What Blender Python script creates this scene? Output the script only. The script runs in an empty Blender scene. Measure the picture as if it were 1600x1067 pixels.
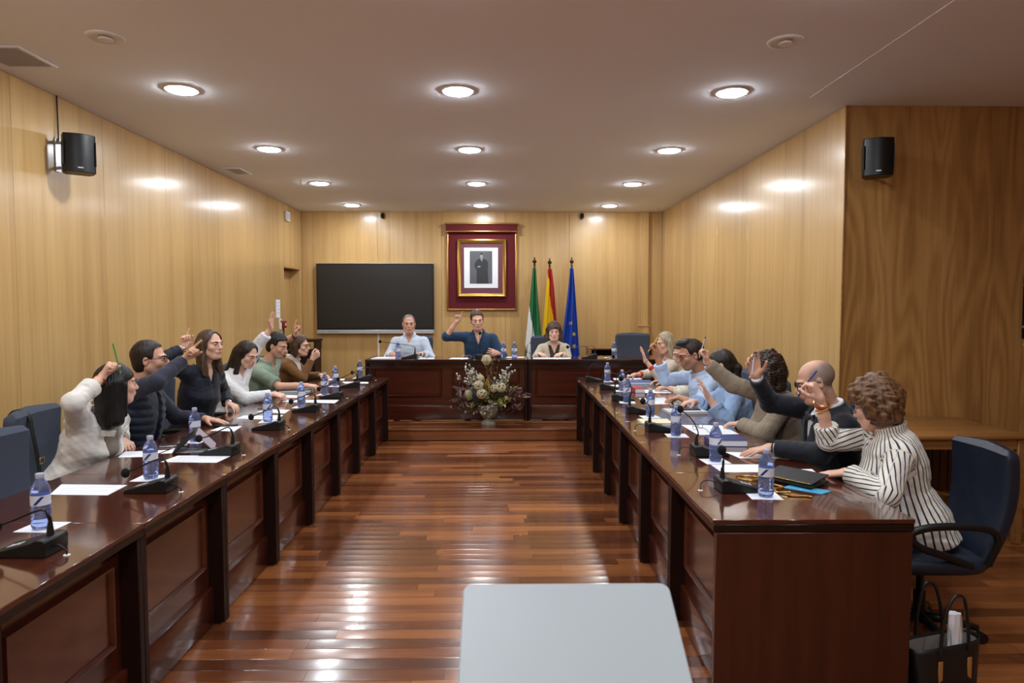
import bpy, bmesh, math, random
import numpy as np
from mathutils import Vector, Matrix, Euler

PI = math.pi
rnd = random.Random(7)
scene = bpy.context.scene
C = scene.collection

# ------------------------------------------------------------------ camera, world, exposure
cam = bpy.data.cameras.new('camera')
cam.sensor_width = 36.0
cam.lens = 36.0 * 1067.0 / 1600.0
cam.clip_start = 0.05
camo = bpy.data.objects.new('camera', cam)
C.objects.link(camo)
camo.location = (0, 0, 1.59)
camo.rotation_euler = (PI / 2 - math.atan(55.5 / 1067), 0, -math.atan(17 / 1067))
cam.dof.use_dof = True
cam.dof.focus_distance = 6.0
cam.dof.aperture_fstop = 6.3
scene.camera = camo

w = bpy.data.worlds.new('world')
scene.world = w
w.use_nodes = True
w.node_tree.nodes['Background'].inputs[0].default_value = (0.5, 0.5, 0.5, 1)
w.node_tree.nodes['Background'].inputs[1].default_value = 0.02

scene.view_settings.view_transform = 'Standard'
scene.view_settings.look = 'None'
scene.view_settings.gamma = 1.0
scene.view_settings.use_curve_mapping = False
scene.view_settings.exposure = 1.42
LAMP_STRENGTH = 70.0
LAMP_COLOR = (0.87, 0.935, 1.0)

# ------------------------------------------------------------------ colours and materials
def srgb(r, g, b):
    def f(c):
        c /= 255.0
        return c / 12.92 if c <= 0.04045 else ((c + 0.055) / 1.055) ** 2.4
    return (f(r), f(g), f(b), 1.0)

MATS = {}

def nodes(name):
    m = bpy.data.materials.new(name)
    m.use_nodes = True
    nt = m.node_tree
    return m, nt, nt.nodes['Principled BSDF']

def N(nt, typ, **kw):
    n = nt.nodes.new(typ)
    for k, v in kw.items():
        if k in n.inputs.keys():
            n.inputs[k].default_value = v
        else:
            setattr(n, k, v)
    return n

def L(nt, a, b):
    nt.links.new(a, b)

def plain(name, col, rough=0.5, metal=0.0, spec=0.5, bump=0.0, bscale=60.0, var=0.0, coat=0.0, trans=0.0, ior=1.45, emit=None, alpha=1.0):
    """flat colour with a little procedural variation and relief"""
    if name in MATS:
        return MATS[name]
    m, nt, b = nodes(name)
    b.inputs['Base Color'].default_value = col
    b.inputs['Roughness'].default_value = rough
    b.inputs['Metallic'].default_value = metal
    b.inputs['Specular IOR Level'].default_value = spec
    b.inputs['Coat Weight'].default_value = coat
    b.inputs['Transmission Weight'].default_value = trans
    b.inputs['IOR'].default_value = ior
    b.inputs['Alpha'].default_value = alpha
    if emit:
        b.inputs['Emission Color'].default_value = emit[0]
        b.inputs['Emission Strength'].default_value = emit[1]
    if bump or var:
        tc = N(nt, 'ShaderNodeTexCoord')
        nz = N(nt, 'ShaderNodeTexNoise', Scale=bscale, Detail=3.0)
        L(nt, tc.outputs['Object'], nz.inputs['Vector'])
        if bump:
            bp = N(nt, 'ShaderNodeBump', Strength=bump, Distance=0.004)
            L(nt, nz.outputs[0], bp.inputs['Height'])
            L(nt, bp.outputs[0], b.inputs['Normal'])
        if var:
            mx = N(nt, 'ShaderNodeMix', data_type='RGBA')
            mx.inputs[6].default_value = tuple(c * (1 - var) for c in col[:3]) + (1,)
            mx.inputs[7].default_value = tuple(min(1, c * (1 + var)) for c in col[:3]) + (1,)
            L(nt, nz.outputs[0], mx.inputs[0])
            L(nt, mx.outputs[2], b.inputs['Base Color'])
    MATS[name] = m
    return m

def ramp(nt, stops):
    r = nt.nodes.new('ShaderNodeValToRGB')
    el = r.color_ramp.elements
    while len(el) < len(stops):
        el.new(0.5)
    for e, (p, c) in zip(el, stops):
        e.position = p
        e.color = c
    return r

def veneer(name, dark, mid, light, rough=0.34, axis='z', strip=0.19, grain=1.0, ring=0.0, coat=0.5):
    """vertical-grain veneer: strips of their own tone, long fine grain, optional cathedral figure"""
    m, nt, b = nodes(name)
    geo = N(nt, 'ShaderNodeNewGeometry')
    oi = N(nt, 'ShaderNodeObjectInfo')
    sep = N(nt, 'ShaderNodeSeparateXYZ')
    L(nt, geo.outputs['Position'], sep.inputs[0])
    add = N(nt, 'ShaderNodeMath', operation='ADD')
    L(nt, sep.outputs[0], add.inputs[0]); L(nt, sep.outputs[1], add.inputs[1])
    off = N(nt, 'ShaderNodeMath', operation='MULTIPLY_ADD')
    off.inputs[1].default_value = 7.3
    L(nt, oi.outputs['Random'], off.inputs[0]); L(nt, add.outputs[0], off.inputs[2])
    sd = N(nt, 'ShaderNodeMath', operation='DIVIDE'); sd.inputs[1].default_value = strip
    L(nt, add.outputs[0], sd.inputs[0])
    fl = N(nt, 'ShaderNodeMath', operation='FLOOR')
    L(nt, sd.outputs[0], fl.inputs[0])
    wn = N(nt, 'ShaderNodeTexWhiteNoise', noise_dimensions='1D')
    L(nt, fl.outputs[0], wn.inputs['W'])
    cmb = N(nt, 'ShaderNodeCombineXYZ')
    L(nt, off.outputs[0], cmb.inputs[0]); L(nt, wn.outputs[0], cmb.inputs[1]); L(nt, sep.outputs[2], cmb.inputs[2])
    def noise(sx, sz, det, sc=1.0):
        mp = N(nt, 'ShaderNodeMapping'); mp.inputs['Scale'].default_value = (sx, 3.0, sz)
        L(nt, cmb.outputs[0], mp.inputs[0])
        nz = N(nt, 'ShaderNodeTexNoise', Scale=sc, Detail=det, Roughness=0.6)
        L(nt, mp.outputs[0], nz.inputs['Vector'])
        return nz
    n1 = noise(9, 0.35, 4.0)
    n2 = noise(95, 2.2, 3.0)
    s1 = N(nt, 'ShaderNodeMath', operation='MULTIPLY_ADD'); s1.inputs[1].default_value = 0.62
    L(nt, n1.outputs[0], s1.inputs[0])
    s2 = N(nt, 'ShaderNodeMath', operation='MULTIPLY_ADD'); s2.inputs[1].default_value = 0.28 * grain; s2.inputs[2].default_value = 0.0
    L(nt, n2.outputs[0], s2.inputs[0]); L(nt, s2.outputs[0], s1.inputs[2])
    s3 = N(nt, 'ShaderNodeMath', operation='MULTIPLY_ADD'); s3.inputs[1].default_value = 0.10
    L(nt, wn.outputs[0], s3.inputs[0]); L(nt, s1.outputs[0], s3.inputs[2])
    fac = s3
    if ring:
        mp = N(nt, 'ShaderNodeMapping'); mp.inputs['Scale'].default_value = (3.1, 1.0, 0.42)
        L(nt, cmb.outputs[0], mp.inputs[0])
        nz = N(nt, 'ShaderNodeTexNoise', Scale=1.0, Detail=1.5, Roughness=0.45)
        L(nt, mp.outputs[0], nz.inputs['Vector'])
        mu = N(nt, 'ShaderNodeMath', operation='MULTIPLY'); mu.inputs[1].default_value = 90.0
        L(nt, nz.outputs[0], mu.inputs[0])
        sn = N(nt, 'ShaderNodeMath', operation='SINE')
        L(nt, mu.outputs[0], sn.inputs[0])
        s4 = N(nt, 'ShaderNodeMath', operation='MULTIPLY_ADD'); s4.inputs[1].default_value = ring
        L(nt, sn.outputs[0], s4.inputs[0]); L(nt, fac.outputs[0], s4.inputs[2])
        fac = s4
    r = ramp(nt, [(0.15, dark), (0.5, mid), (0.9, light)])
    L(nt, fac.outputs[0], r.inputs[0])
    L(nt, r.outputs[0], b.inputs['Base Color'])
    b.inputs['Roughness'].default_value = rough
    b.inputs['Coat Weight'].default_value = coat
    b.inputs['Coat Roughness'].default_value = 0.17
    bp = N(nt, 'ShaderNodeBump', Strength=0.16, Distance=0.004)
    L(nt, n2.outputs[0], bp.inputs['Height']); L(nt, bp.outputs[0], b.inputs['Normal']); L(nt, bp.outputs[0], b.inputs['Coat Normal'])
    MATS[name] = m
    return m

def board(name, dark, mid, light, rough=0.2, long='x', coat=0.0, rnd_amt=0.55, bump=0.05, crough=0.1):
    """solid wood with the grain along one object axis; each object gets its own tone"""
    m, nt, b = nodes(name)
    tc = N(nt, 'ShaderNodeTexCoord')
    geo = N(nt, 'ShaderNodeNewGeometry')
    oi = N(nt, 'ShaderNodeObjectInfo')
    mp = N(nt, 'ShaderNodeMapping')
    sc = {'x': (0.9, 16, 16), 'y': (16, 0.9, 16), 'z': (16, 16, 0.9)}[long]
    mp.inputs['Scale'].default_value = sc
    L(nt, geo.outputs['Position'], mp.inputs[0])
    ad = N(nt, 'ShaderNodeVectorMath', operation='ADD')
    sm = N(nt, 'ShaderNodeMath', operation='MULTIPLY'); sm.inputs[1].default_value = 40.0
    L(nt, oi.outputs['Random'], sm.inputs[0])
    L(nt, mp.outputs[0], ad.inputs[0]); L(nt, sm.outputs[0], ad.inputs[1])
    n1 = N(nt, 'ShaderNodeTexNoise', Scale=1.0, Detail=5.0, Roughness=0.62)
    L(nt, ad.outputs[0], n1.inputs['Vector'])
    n2 = N(nt, 'ShaderNodeTexNoise', Scale=7.0, Detail=2.0)
    L(nt, ad.outputs[0], n2.inputs['Vector'])
    a = N(nt, 'ShaderNodeMath', operation='MULTIPLY_ADD'); a.inputs[1].default_value = 0.2
    L(nt, n2.outputs[0], a.inputs[0])
    c = N(nt, 'ShaderNodeMath', operation='MULTIPLY_ADD'); c.inputs[1].default_value = 1.0 - rnd_amt; 
    L(nt, n1.outputs[0], c.inputs[0]); L(nt, a.outputs[0], c.inputs[2])
    d = N(nt, 'ShaderNodeMath', operation='MULTIPLY_ADD'); d.inputs[1].default_value = rnd_amt
    L(nt, oi.outputs['Random'], d.inputs[0])
    a.inputs[2].default_value = -0.1
    L(nt, c.outputs[0], d.inputs[2])
    r = ramp(nt, [(0.15, dark), (0.5, mid), (0.9, light)])
    L(nt, d.outputs[0], r.inputs[0])
    L(nt, r.outputs[0], b.inputs['Base Color'])
    b.inputs['Roughness'].default_value = rough
    b.inputs['Coat Weight'].default_value = coat
    b.inputs['Coat Roughness'].default_value = crough
    bp = N(nt, 'ShaderNodeBump', Strength=bump, Distance=0.002)
    L(nt, n1.outputs[0], bp.inputs['Height']); L(nt, bp.outputs[0], b.inputs['Normal'])
    MATS[name] = m
    return m

veneer('wall_veneer', srgb(162, 122, 70), srgb(200, 161, 102), srgb(220, 187, 128))
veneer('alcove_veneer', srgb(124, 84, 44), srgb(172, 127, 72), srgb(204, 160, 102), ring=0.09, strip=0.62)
board('floor_wood', srgb(76, 40, 23), srgb(121, 68, 38), srgb(176, 110, 62), rough=0.2, long='x', coat=0.5, crough=0.13)
board('desk_wood', srgb(44, 18, 11), srgb(70, 29, 17), srgb(88, 39, 23), rough=0.22, long='x', coat=0.45, rnd_amt=0.1, crough=0.12)
board('desk_top_wood', srgb(46, 20, 13), srgb(72, 32, 20), srgb(92, 44, 28), rough=0.14, long='y', coat=0.6, rnd_amt=0.08, bump=0.02, crough=0.06)
plain('desk_edge', srgb(24, 13, 10), 0.3, bump=0.05)
plain('gable_wood', srgb(36, 16, 11), 0.5, spec=0.25, bump=0.05, var=0.25, bscale=12)
board('end_wood', srgb(44, 18, 10), srgb(66, 28, 16), srgb(84, 38, 22), rough=0.35, long='z', rnd_amt=0.1)
board('oak', srgb(112, 72, 34), srgb(150, 102, 54), srgb(176, 128, 74), rough=0.35, long='x', rnd_amt=0.1)
board('dark_slat', srgb(44, 20, 10), srgb(70, 34, 16), srgb(92, 48, 24), rough=0.35, long='z', rnd_amt=0.4)
plain('ceiling_paint', srgb(238, 241, 247), 0.9, bump=0.1, bscale=300)
plain('white_plastic', srgb(228, 228, 226), 0.45, bump=0.02)
plain('black_plastic', srgb(16, 16, 18), 0.42, bump=0.08, bscale=400)
plain('black_foam', srgb(10, 10, 11), 0.95, bump=0.6, bscale=500)
plain('black_metal', srgb(18, 18, 20), 0.35, metal=0.3)
plain('chrome', srgb(210, 210, 214), 0.16, metal=1.0)
plain('gold', srgb(196, 150, 76), 0.3, metal=0.9, bump=0.1, bscale=200)
plain('brass', srgb(206, 168, 84), 0.25, metal=1.0)
plain('velvet', srgb(92, 16, 26), 0.85, bump=0.3, bscale=600, var=0.15)
plain('mat_board', srgb(112, 66, 76), 0.8, bump=0.1, bscale=500)
plain('paper', srgb(236, 238, 244), 0.75, bump=0.05, bscale=100)
plain('paper_grey', srgb(196, 198, 204), 0.75, bump=0.05, bscale=100)
plain('screen_glass', srgb(38, 36, 34), 0.3, bump=0.01, spec=0.5)
plain('silver', srgb(196, 198, 200), 0.35, metal=0.5)
plain('leather_blue', srgb(28, 35, 50), 0.38, bump=0.35, bscale=260, var=0.12)
plain('fabric_blue', srgb(66, 73, 88), 0.8, bump=0.5, bscale=700, var=0.12)
plain('label_white', srgb(222, 224, 236), 0.5, bump=0.02)
plain('label_navy', srgb(36, 50, 110), 0.5, bump=0.02)
plain('bottle_cap', srgb(168, 172, 190), 0.5, bump=0.05)
plain('stone', srgb(150, 142, 128), 0.85, bump=0.8, bscale=60, var=0.3)
plain('twine', srgb(196, 184, 150), 0.9, bump=0.6, bscale=200, var=0.2)
plain('cable', srgb(14, 13, 14), 0.5, bump=0.05)
plain('red_plastic', srgb(150, 26, 28), 0.4, bump=0.05)

# ------------------------------------------------------------------ mesh helpers
class B:
    """collects shapes into one bmesh"""
    def __init__(s):
        s.bm = bmesh.new()
        s.mats = []
        s.mi = 0
    def mat(s, m):
        m = MATS[m] if isinstance(m, str) else m
        if m not in s.mats:
            s.mats.append(m)
        s.mi = s.mats.index(m)
        return s
    def _paint(s, faces):
        for f in faces:
            f.material_index = s.mi
    def box(s, c, size, bev=0.0, rot=None, seg=1):
        t = bmesh.new()
        bmesh.ops.create_cube(t, size=1.0)
        bmesh.ops.scale(t, vec=size, verts=t.verts)
        if bev:
            bmesh.ops.bevel(t, geom=list(t.edges), offset=bev, segments=seg, affect='EDGES', profile=0.5)
        return s._merge(t, c, rot)
    def _merge(s, t, c=(0, 0, 0), rot=None):
        M = Matrix.Translation(c)
        if rot is not None:
            M = M @ (rot.to_4x4() if isinstance(rot, Matrix) else Euler(rot).to_matrix().to_4x4())
        t.transform(M)
        me = bpy.data.meshes.new('tmp')
        t.to_mesh(me); t.free()
        n = len(s.bm.faces)
        s.bm.from_mesh(me)
        bpy.data.meshes.remove(me)
        s.bm.faces.ensure_lookup_table()
        s._paint(s.bm.faces[n:])
        return s
    def lathe(s, prof, n=20, c=(0, 0, 0), rot=None, cap=True):
        t = bmesh.new()
        rings = []
        for r, z in prof:
            rings.append([t.verts.new((r * math.cos(2 * PI * i / n), r * math.sin(2 * PI * i / n), z)) for i in range(n)])
        for a, b in zip(rings, rings[1:]):
            for i in range(n):
                t.faces.new((a[i], a[(i + 1) % n], b[(i + 1) % n], b[i]))
        if cap:
            t.faces.new(rings[0][::-1]); t.faces.new(rings[-1])
        return s._merge(t, c, rot)
    def tube(s, pts, rad, n=8, closed=False):
        pts = [Vector(p) for p in pts]
        k = len(pts)
        rads = rad if isinstance(rad, (list, tuple)) else [rad] * k
        t = bmesh.new()
        up = Vector((0, 0, 1)); rings = []
        prev = None
        for i, p in enumerate(pts):
            if closed:
                d = (pts[(i + 1) % k] - pts[i - 1]).normalized()
            else:
                d = (pts[min(i + 1, k - 1)] - pts[max(i - 1, 0)]).normalized()
            if prev is None:
                a = d.cross(up)
                if a.length < 1e-3:
                    a = d.cross(Vector((1, 0, 0)))
            else:
                a = prev - d * prev.dot(d)
            a.normalize(); prev = a
            b_ = d.cross(a)
            rings.append([t.verts.new(p + (a * math.cos(2 * PI * j / n) + b_ * math.sin(2 * PI * j / n)) * rads[i]) for j in range(n)])
        m = k if closed else k - 1
        for i in range(m):
            A, D = rings[i], rings[(i + 1) % k]
            for j in range(n):
                t.faces.new((A[j], A[(j + 1) % n], D[(j + 1) % n], D[j]))
        if not closed:
            t.faces.new(rings[0][::-1]); t.faces.new(rings[-1])
        bmesh.ops.recalc_face_normals(t, faces=t.faces)
        return s._merge(t)
    def ball(s, c, r, u=12, v=8, rot=None):
        t = bmesh.new()
        bmesh.ops.create_uvsphere(t, u_segments=u, v_segments=v, radius=1.0)
        bmesh.ops.scale(t, vec=(r if isinstance(r, (tuple, list)) else (r, r, r)), verts=t.verts)
        return s._merge(t, c, rot)
    def prism(s, poly, h, c=(0, 0, 0), rot=None, bev=0.0):
        """polygon in xy, thickness h along z"""
        t = bmesh.new()
        a = [t.verts.new((x, y, -h / 2)) for x, y in poly]
        b_ = [t.verts.new((x, y, h / 2)) for x, y in poly]
        t.faces.new(a[::-1]); t.faces.new(b_)
        n = len(poly)
        for i in range(n):
            t.faces.new((a[i], a[(i + 1) % n], b_[(i + 1) % n], b_[i]))
        bmesh.ops.recalc_face_normals(t, faces=t.faces)
        if bev:
            bmesh.ops.bevel(t, geom=list(t.edges), offset=bev, segments=1, affect='EDGES')
        return s._merge(t, c, rot)
    def grid(s, fn, nu, nv, closed_u=False):
        """surface from fn(i/nu, j/nv)"""
        t = bmesh.new()
        V = [[t.verts.new(fn(i / nu, j / nv)) for j in range(nv + 1)] for i in range(nu if closed_u else nu + 1)]
        for i in range(nu):
            for j in range(nv):
                a = V[i]; b_ = V[(i + 1) % len(V)]
                t.faces.new((a[j], b_[j], b_[j + 1], a[j + 1]))
        return s._merge(t)
    def mesh(s, name, smooth=False):
        me = bpy.data.meshes.new(name)
        s.bm.to_mesh(me); s.bm.free()
        for m in s.mats:
            me.materials.append(m)
        if smooth:
            for p in me.polygons:
                p.use_smooth = True
        return me

def auto_smooth(me, ang=40):
    bm = bmesh.new(); bm.from_mesh(me)
    for f in bm.faces: f.smooth = True
    lim = math.radians(ang)
    for e in bm.edges:
        if len(e.link_faces) == 2 and e.calc_face_angle(0) > lim:
            e.smooth = False
    bm.to_mesh(me); bm.free()

def obj(name, data, parent=None, loc=None, rot=None, scale=None):
    if isinstance(data, B):
        data = data.mesh(name)
        auto_smooth(data)
    o = bpy.data.objects.new(name, data)
    C.objects.link(o)
    if parent: o.parent = parent
    if loc is not None: o.location = loc
    if rot is not None: o.rotation_euler = rot
    if scale is not None: o.scale = scale
    return o

def tag(o, label=None, cat=None, group=None, kind=None):
    if label: o['label'] = label
    if cat: o['category'] = cat
    if group: o['group'] = group
    if kind: o['kind'] = kind
    return o

def thing(name, label, cat, loc=(0, 0, 0), rz=0.0, group=None):
    o = bpy.data.objects.new(name, None)
    C.objects.link(o)
    o.location = loc; o.rotation_euler = (0, 0, rz)
    o.empty_display_size = 0.1
    return tag(o, label, cat, group)

def copy_tree(o, parent=None, label=None, loc=None, rz=None):
    c = o.copy(); C.objects.link(c); c.parent = parent
    if label: c['label'] = label
    if loc is not None: c.location = loc
    if rz is not None: c.rotation_euler = (0, 0, rz)
    for ch in o.children:
        copy_tree(ch, c)
    return c

def catmull(pts, n=8):
    P = [Vector(p) for p in pts]
    P = [P[0] * 2 - P[1]] + P + [P[-1] * 2 - P[-2]]
    out = []
    for i in range(1, len(P) - 2):
        a, b_, c, d = P[i - 1], P[i], P[i + 1], P[i + 2]
        for k in range(n):
            t = k / n
            out.append(0.5 * ((2 * b_) + (c - a) * t + (2 * a - 5 * b_ + 4 * c - d) * t * t + (3 * b_ - a - 3 * c + d) * t ** 3))
    out.append(P[-2])
    return out
# ================================================================== THE ROOM
XL, XR, YB, ZC = -3.2, 2.605, 11.08, 3.1      # left wall, right wall, back wall, ceiling
YA = 5.2                                      # the right wall turns outwards here (alcove)
XA = 5.2                                      # alcove's far side
YF = -2.6                                     # wall behind the photographer
FT = 0.02

def structure(name, b):
    o = obj(name, b)
    o['kind'] = 'structure'
    return o

# --- floor: sub-floor plus planks
structure('floor', B().mat('desk_edge').box(((XL + XA) / 2, (YF + YB) / 2, -0.06), (XA - XL + 0.4, YB - YF + 0.4, 0.09)))
floor = bpy.data.objects['floor']
PW = 0.092

def plank_mesh():
    """unit-length plank, faintly cupped so that each row catches the lamps by itself"""
    b = B().mat('floor_wood')
    hw = PW / 2 - 0.0006
    prof = [(-hw, -0.015), (-hw, -0.0008), (-hw + 0.0012, -0.0001), (-hw * 0.5, -0.00048), (0, -0.00063), (hw * 0.5, -0.00048), (hw - 0.0012, -0.0001), (hw, -0.0008), (hw, -0.015)]
    t = bmesh.new()
    A = [t.verts.new((-0.5, y, z)) for y, z in prof]
    D = [t.verts.new((0.5, y, z)) for y, z in prof]
    for i in range(len(prof) - 1):
        t.faces.new((A[i], D[i], D[i + 1], A[i + 1]))
    t.faces.new(A); t.faces.new(D[::-1])
    bmesh.ops.recalc_face_normals(t, faces=t.faces)
    b._merge(t)
    return b
pm = plank_mesh().mesh('plank'); auto_smooth(pm, 30)
rest = []
row = 0
y = YF + 0.05
while y < 7.97:
    x = XL - rnd.random() * 0.8
    xr = XR if y > YA else XA
    while x < xr:
        ln = rnd.choice((0.45, 0.6, 0.75, 0.9, 1.1, 1.3))
        x0, x1 = max(x, XL), min(x + ln, xr)
        if x1 - x0 > 0.05:
            vis = (2.75 < y < 8.0 and x1 > -1.34 and x0 < 0.85) or (2.9 < y < 4.9 and x1 > 1.75 and x0 < 3.9)
            cx, lx = (x0 + x1) / 2, (x1 - x0) - 0.0014
            if vis:
                obj('plank', pm, floor, (cx, y, 0), (rnd.gauss(0, 0.0035), 0, 0), (lx, 1, 1))
            else:
                rest.append((cx, y, lx))
        x += ln
    y += PW
b = B()
for cx, yy, lx in rest:
    b.mat('floor_wood')
    b.box((cx, yy, -0.0076), (lx, PW - 0.0012, 0.0150))
o = obj('planking', b, floor); o['kind'] = 'stuff'

# --- dais
DZ = 0.14
dais = structure('floor_dais', B().mat('desk_edge').box(((XL + XR) / 2, 9.56, DZ / 2 - 0.012), (XR - XL, 3.04, DZ - 0.026)))
obj('riser', B().mat('floor_wood').box(((XL + XR) / 2, 8.022, 0.058), (XR - XL - 0.01, 0.014, 0.112), 0.002), dais)
obj('nosing', B().mat('floor_wood').box(((XL + XR) / 2, 8.035, DZ - 0.012), (XR - XL - 0.01, 0.06, 0.024), 0.006, seg=2), dais)
y = 8.066 + PW / 2
while y < YB:
    x = XL - rnd.random() * 0.8
    while x < XR:
        ln = rnd.choice((0.6, 0.9, 1.2))
        x0, x1 = max(x, XL), min(x + ln, XR)
        if x1 - x0 > 0.05 and y < 8.62:
            obj('plank', pm, dais, ((x0 + x1) / 2, y, DZ), None, (x1 - x0 - 0.0014, 1, 1))
        x += ln
    if y >= 8.62:
        break
    y += PW
obj('planking', B().mat('floor_wood').box(((XL + XR) / 2, (y - PW / 2 + YB) / 2, DZ - 0.008), (XR - XL, YB - y + PW / 2, 0.0155)), dais)

# --- ceiling
ceil = structure('ceiling', B().mat('ceiling_paint').box(((XL + XA) / 2, (YF + YB) / 2, ZC + 0.1), (XA - XL + 0.6, YB - YF + 0.6, 0.2)))
# the ceiling steps down a finger's width along the alcove side
o = obj('soffit_board', B().mat('ceiling_paint').box(((2.24 + XA) / 2, (YF + 5.0) / 2, ZC + 0.0035), (XA - 2.24, 5.0 - YF, 0.012), 0.001), ceil)

# --- walls: backing plus veneer panels
def wall(name, c, size):
    return structure(name, B().mat('desk_edge').box(c, size))
GAP = 0.0025
PT = 0.018
def panel_x(parent, x, y0, y1, z0, z1, nrm, m='wall_veneer'):
    obj('panel', B().mat(m).box((x + nrm * PT / 2, (y0 + y1) / 2, (z0 + z1) / 2), (PT, y1 - y0 - GAP, z1 - z0 - GAP), 0.0015), parent)
def panel_y(parent, y, x0, x1, z0, z1, nrm, m='wall_veneer'):
    obj('panel', B().mat(m).box(((x0 + x1) / 2, y + nrm * PT / 2, (z0 + z1) / 2), (x1 - x0 - GAP, PT, z1 - z0 - GAP), 0.0015), parent)

# left wall with a door recess near the back
DY0, DY1, DH = 10.14, 10.97, DZ + 2.04
wl = wall('wall_left', (XL - 0.16, (YF + DY0) / 2, ZC / 2), (0.28, DY0 - YF, ZC))
obj('backing', B().mat('desk_edge').box((XL - 0.16, (DY0 + YB) / 2, (DH + ZC) / 2), (0.28, YB - DY0, ZC - DH)), wl)
obj('backing', B().mat('desk_edge').box((XL - 0.16, (DY1 + YB) / 2 + 0.05, DH / 2), (0.28, YB - DY1 + 0.1, DH)), wl)
ys = [YF, -1.6, -0.57, 0.46, 1.49, 2.52, 3.55, 4.58, 5.61, 6.64, 7.67, 8.70, 9.42, DY0]
for a, c in zip(ys, ys[1:]):
    panel_x(wl, XL - PT, a, c, 0.0, ZC, 1)
panel_x(wl, XL - PT, DY0, DY1, DH, ZC, 1)
panel_x(wl, XL - PT, DY1, YB, 0.0, ZC, 1)
b = B().mat('wall_veneer')
b.box((XL - 0.1, DY0 + 0.008, DZ + DH / 2), (0.2, 0.016, DH), 0.001)
b.box((XL - 0.1, DY1 - 0.008, DZ + DH / 2), (0.2, 0.016, DH), 0.001)
b.box((XL - 0.1, (DY0 + DY1) / 2, DH - 0.008), (0.2, DY1 - DY0 - 0.034, 0.016), 0.001)
obj('door_lining', b, wl)
door = structure('door_1', B().mat('wall_veneer').box((XL - 0.185, (DY0 + DY1) / 2, DZ + 1.01), (0.04, DY1 - DY0 - 0.04, 2.0), 0.002))
obj('door_handle', B().mat('chrome').tube([(XL - 0.165, DY0 + 0.09, 1.19), (XL - 0.115, DY0 + 0.09, 1.19), (XL - 0.108, DY0 + 0.1, 1.19), (XL - 0.108, DY0 + 0.21, 1.19)], 0.009), door)

# back wall
wb = wall('wall_back', ((XL + XR) / 2, YB + 0.14, ZC / 2), (XR - XL + 0.4, 0.24, ZC))
xs = [XL, -3.02, -1.99, -0.96, 0.07, 1.1, 2.235, XR]
for a, c in zip(xs, xs[1:]):
    panel_y(wb, YB + PT, a, c, 0.0, ZC, -1)
# boxed column in the right back corner, a wider base below a small cap
col = structure('trim_1', B().mat('wall_veneer').box((2.312, YB - 0.035, 2.19), (0.125, 0.07, 1.82), 0.003))
obj('plinth_block', B().mat('wall_veneer').box((2.312, YB - 0.045, 0.70), (0.15, 0.09, 1.12), 0.003), col)
obj('cap', B().mat('wall_veneer').box((2.312, YB - 0.052, 1.27), (0.175, 0.104, 0.022), 0.005), col)

# right wall, then the alcove
wr = wall('wall_right', (XR + 0.14, (YA + 0.3 + YB) / 2, ZC / 2), (0.24, YB - YA - 0.3, ZC))
ys = [YA, 6.28, 7.25, 8.25, 9.28, 10.3, YB]
for a, c in zip(ys, ys[1:]):
    panel_x(wr, XR + PT, a, c, 0.0, ZC, -1)
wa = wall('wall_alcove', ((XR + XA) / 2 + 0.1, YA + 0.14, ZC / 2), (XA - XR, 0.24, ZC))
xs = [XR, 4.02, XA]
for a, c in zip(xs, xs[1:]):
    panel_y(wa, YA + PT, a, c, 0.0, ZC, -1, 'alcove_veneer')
obj('corner_bead', B().mat('oak').box((XR + 0.004, YA - 0.002, ZC / 2), (0.012, 0.012, ZC), 0.003), wa)
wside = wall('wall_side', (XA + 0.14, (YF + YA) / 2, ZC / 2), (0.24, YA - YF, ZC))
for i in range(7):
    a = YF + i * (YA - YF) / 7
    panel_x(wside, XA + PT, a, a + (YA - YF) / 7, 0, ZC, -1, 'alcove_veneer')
wf = wall('wall_front', ((XL + XA) / 2, YF - 0.14, ZC / 2), (XA - XL, 0.24, ZC))
for i in range(8):
    a = XL + i * (XA - XL) / 8
    panel_y(wf, YF - PT, a, a + (XA - XL) / 8, 0, ZC, 1)

# --- ceiling lamps (round recessed LED panels), detectors, grilles
def disc(b, r, h, n=32):
    return b.lathe([(r, 0), (r, h)], n)
m, nt, bs = nodes('lamp_diffuser')
bs.inputs['Base Color'].default_value = (0.9, 0.9, 0.9, 1)
bs.inputs['Emission Color'].default_value = LAMP_COLOR + (1,)
bs.inputs['Emission Strength'].default_value = LAMP_STRENGTH
MATS['lamp_diffuser'] = m
bz = B().mat('white_plastic').lathe([(0.112, 0.0), (0.118, -0.004), (0.116, -0.009), (0.104, -0.011), (0.102, -0.006), (0.102, 0.0)], 32, cap=False)
bezel = bz.mesh('bezel', True)
df = B().mat('lamp_diffuser').lathe([(0.102, -0.0055), (0.1005, -0.010), (0.096, -0.0145), (0.085, -0.0185), (0.06, -0.0215), (0.03, -0.023), (0.0005, -0.0235)], 32, cap=False).mesh('diffuser', True)
place_x = {-2.225: 'left wall row', -0.302: 'middle row', 1.63: 'right wall row'}
place_y = {4.88: 'nearest lamp in view', 6.68: 'second lamp in view', 8.51: 'third lamp in view', 10.33: 'lamp nearest the back wall', 3.07: 'lamp above the near tables', 1.26: 'lamp above the photographer', -0.55: 'lamp behind the photographer'}
for lx, pxn in place_x.items():
    for ly, pyn in place_y.items():
        t = thing('ceiling_lamp', 'round white recessed ceiling lamp, %s of the %s' % (pyn, pxn), 'ceiling lamp', (lx, ly, ZC), group='recessed ceiling lamps')
        obj('bezel', bezel, t); obj('diffuser', df, t)
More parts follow.
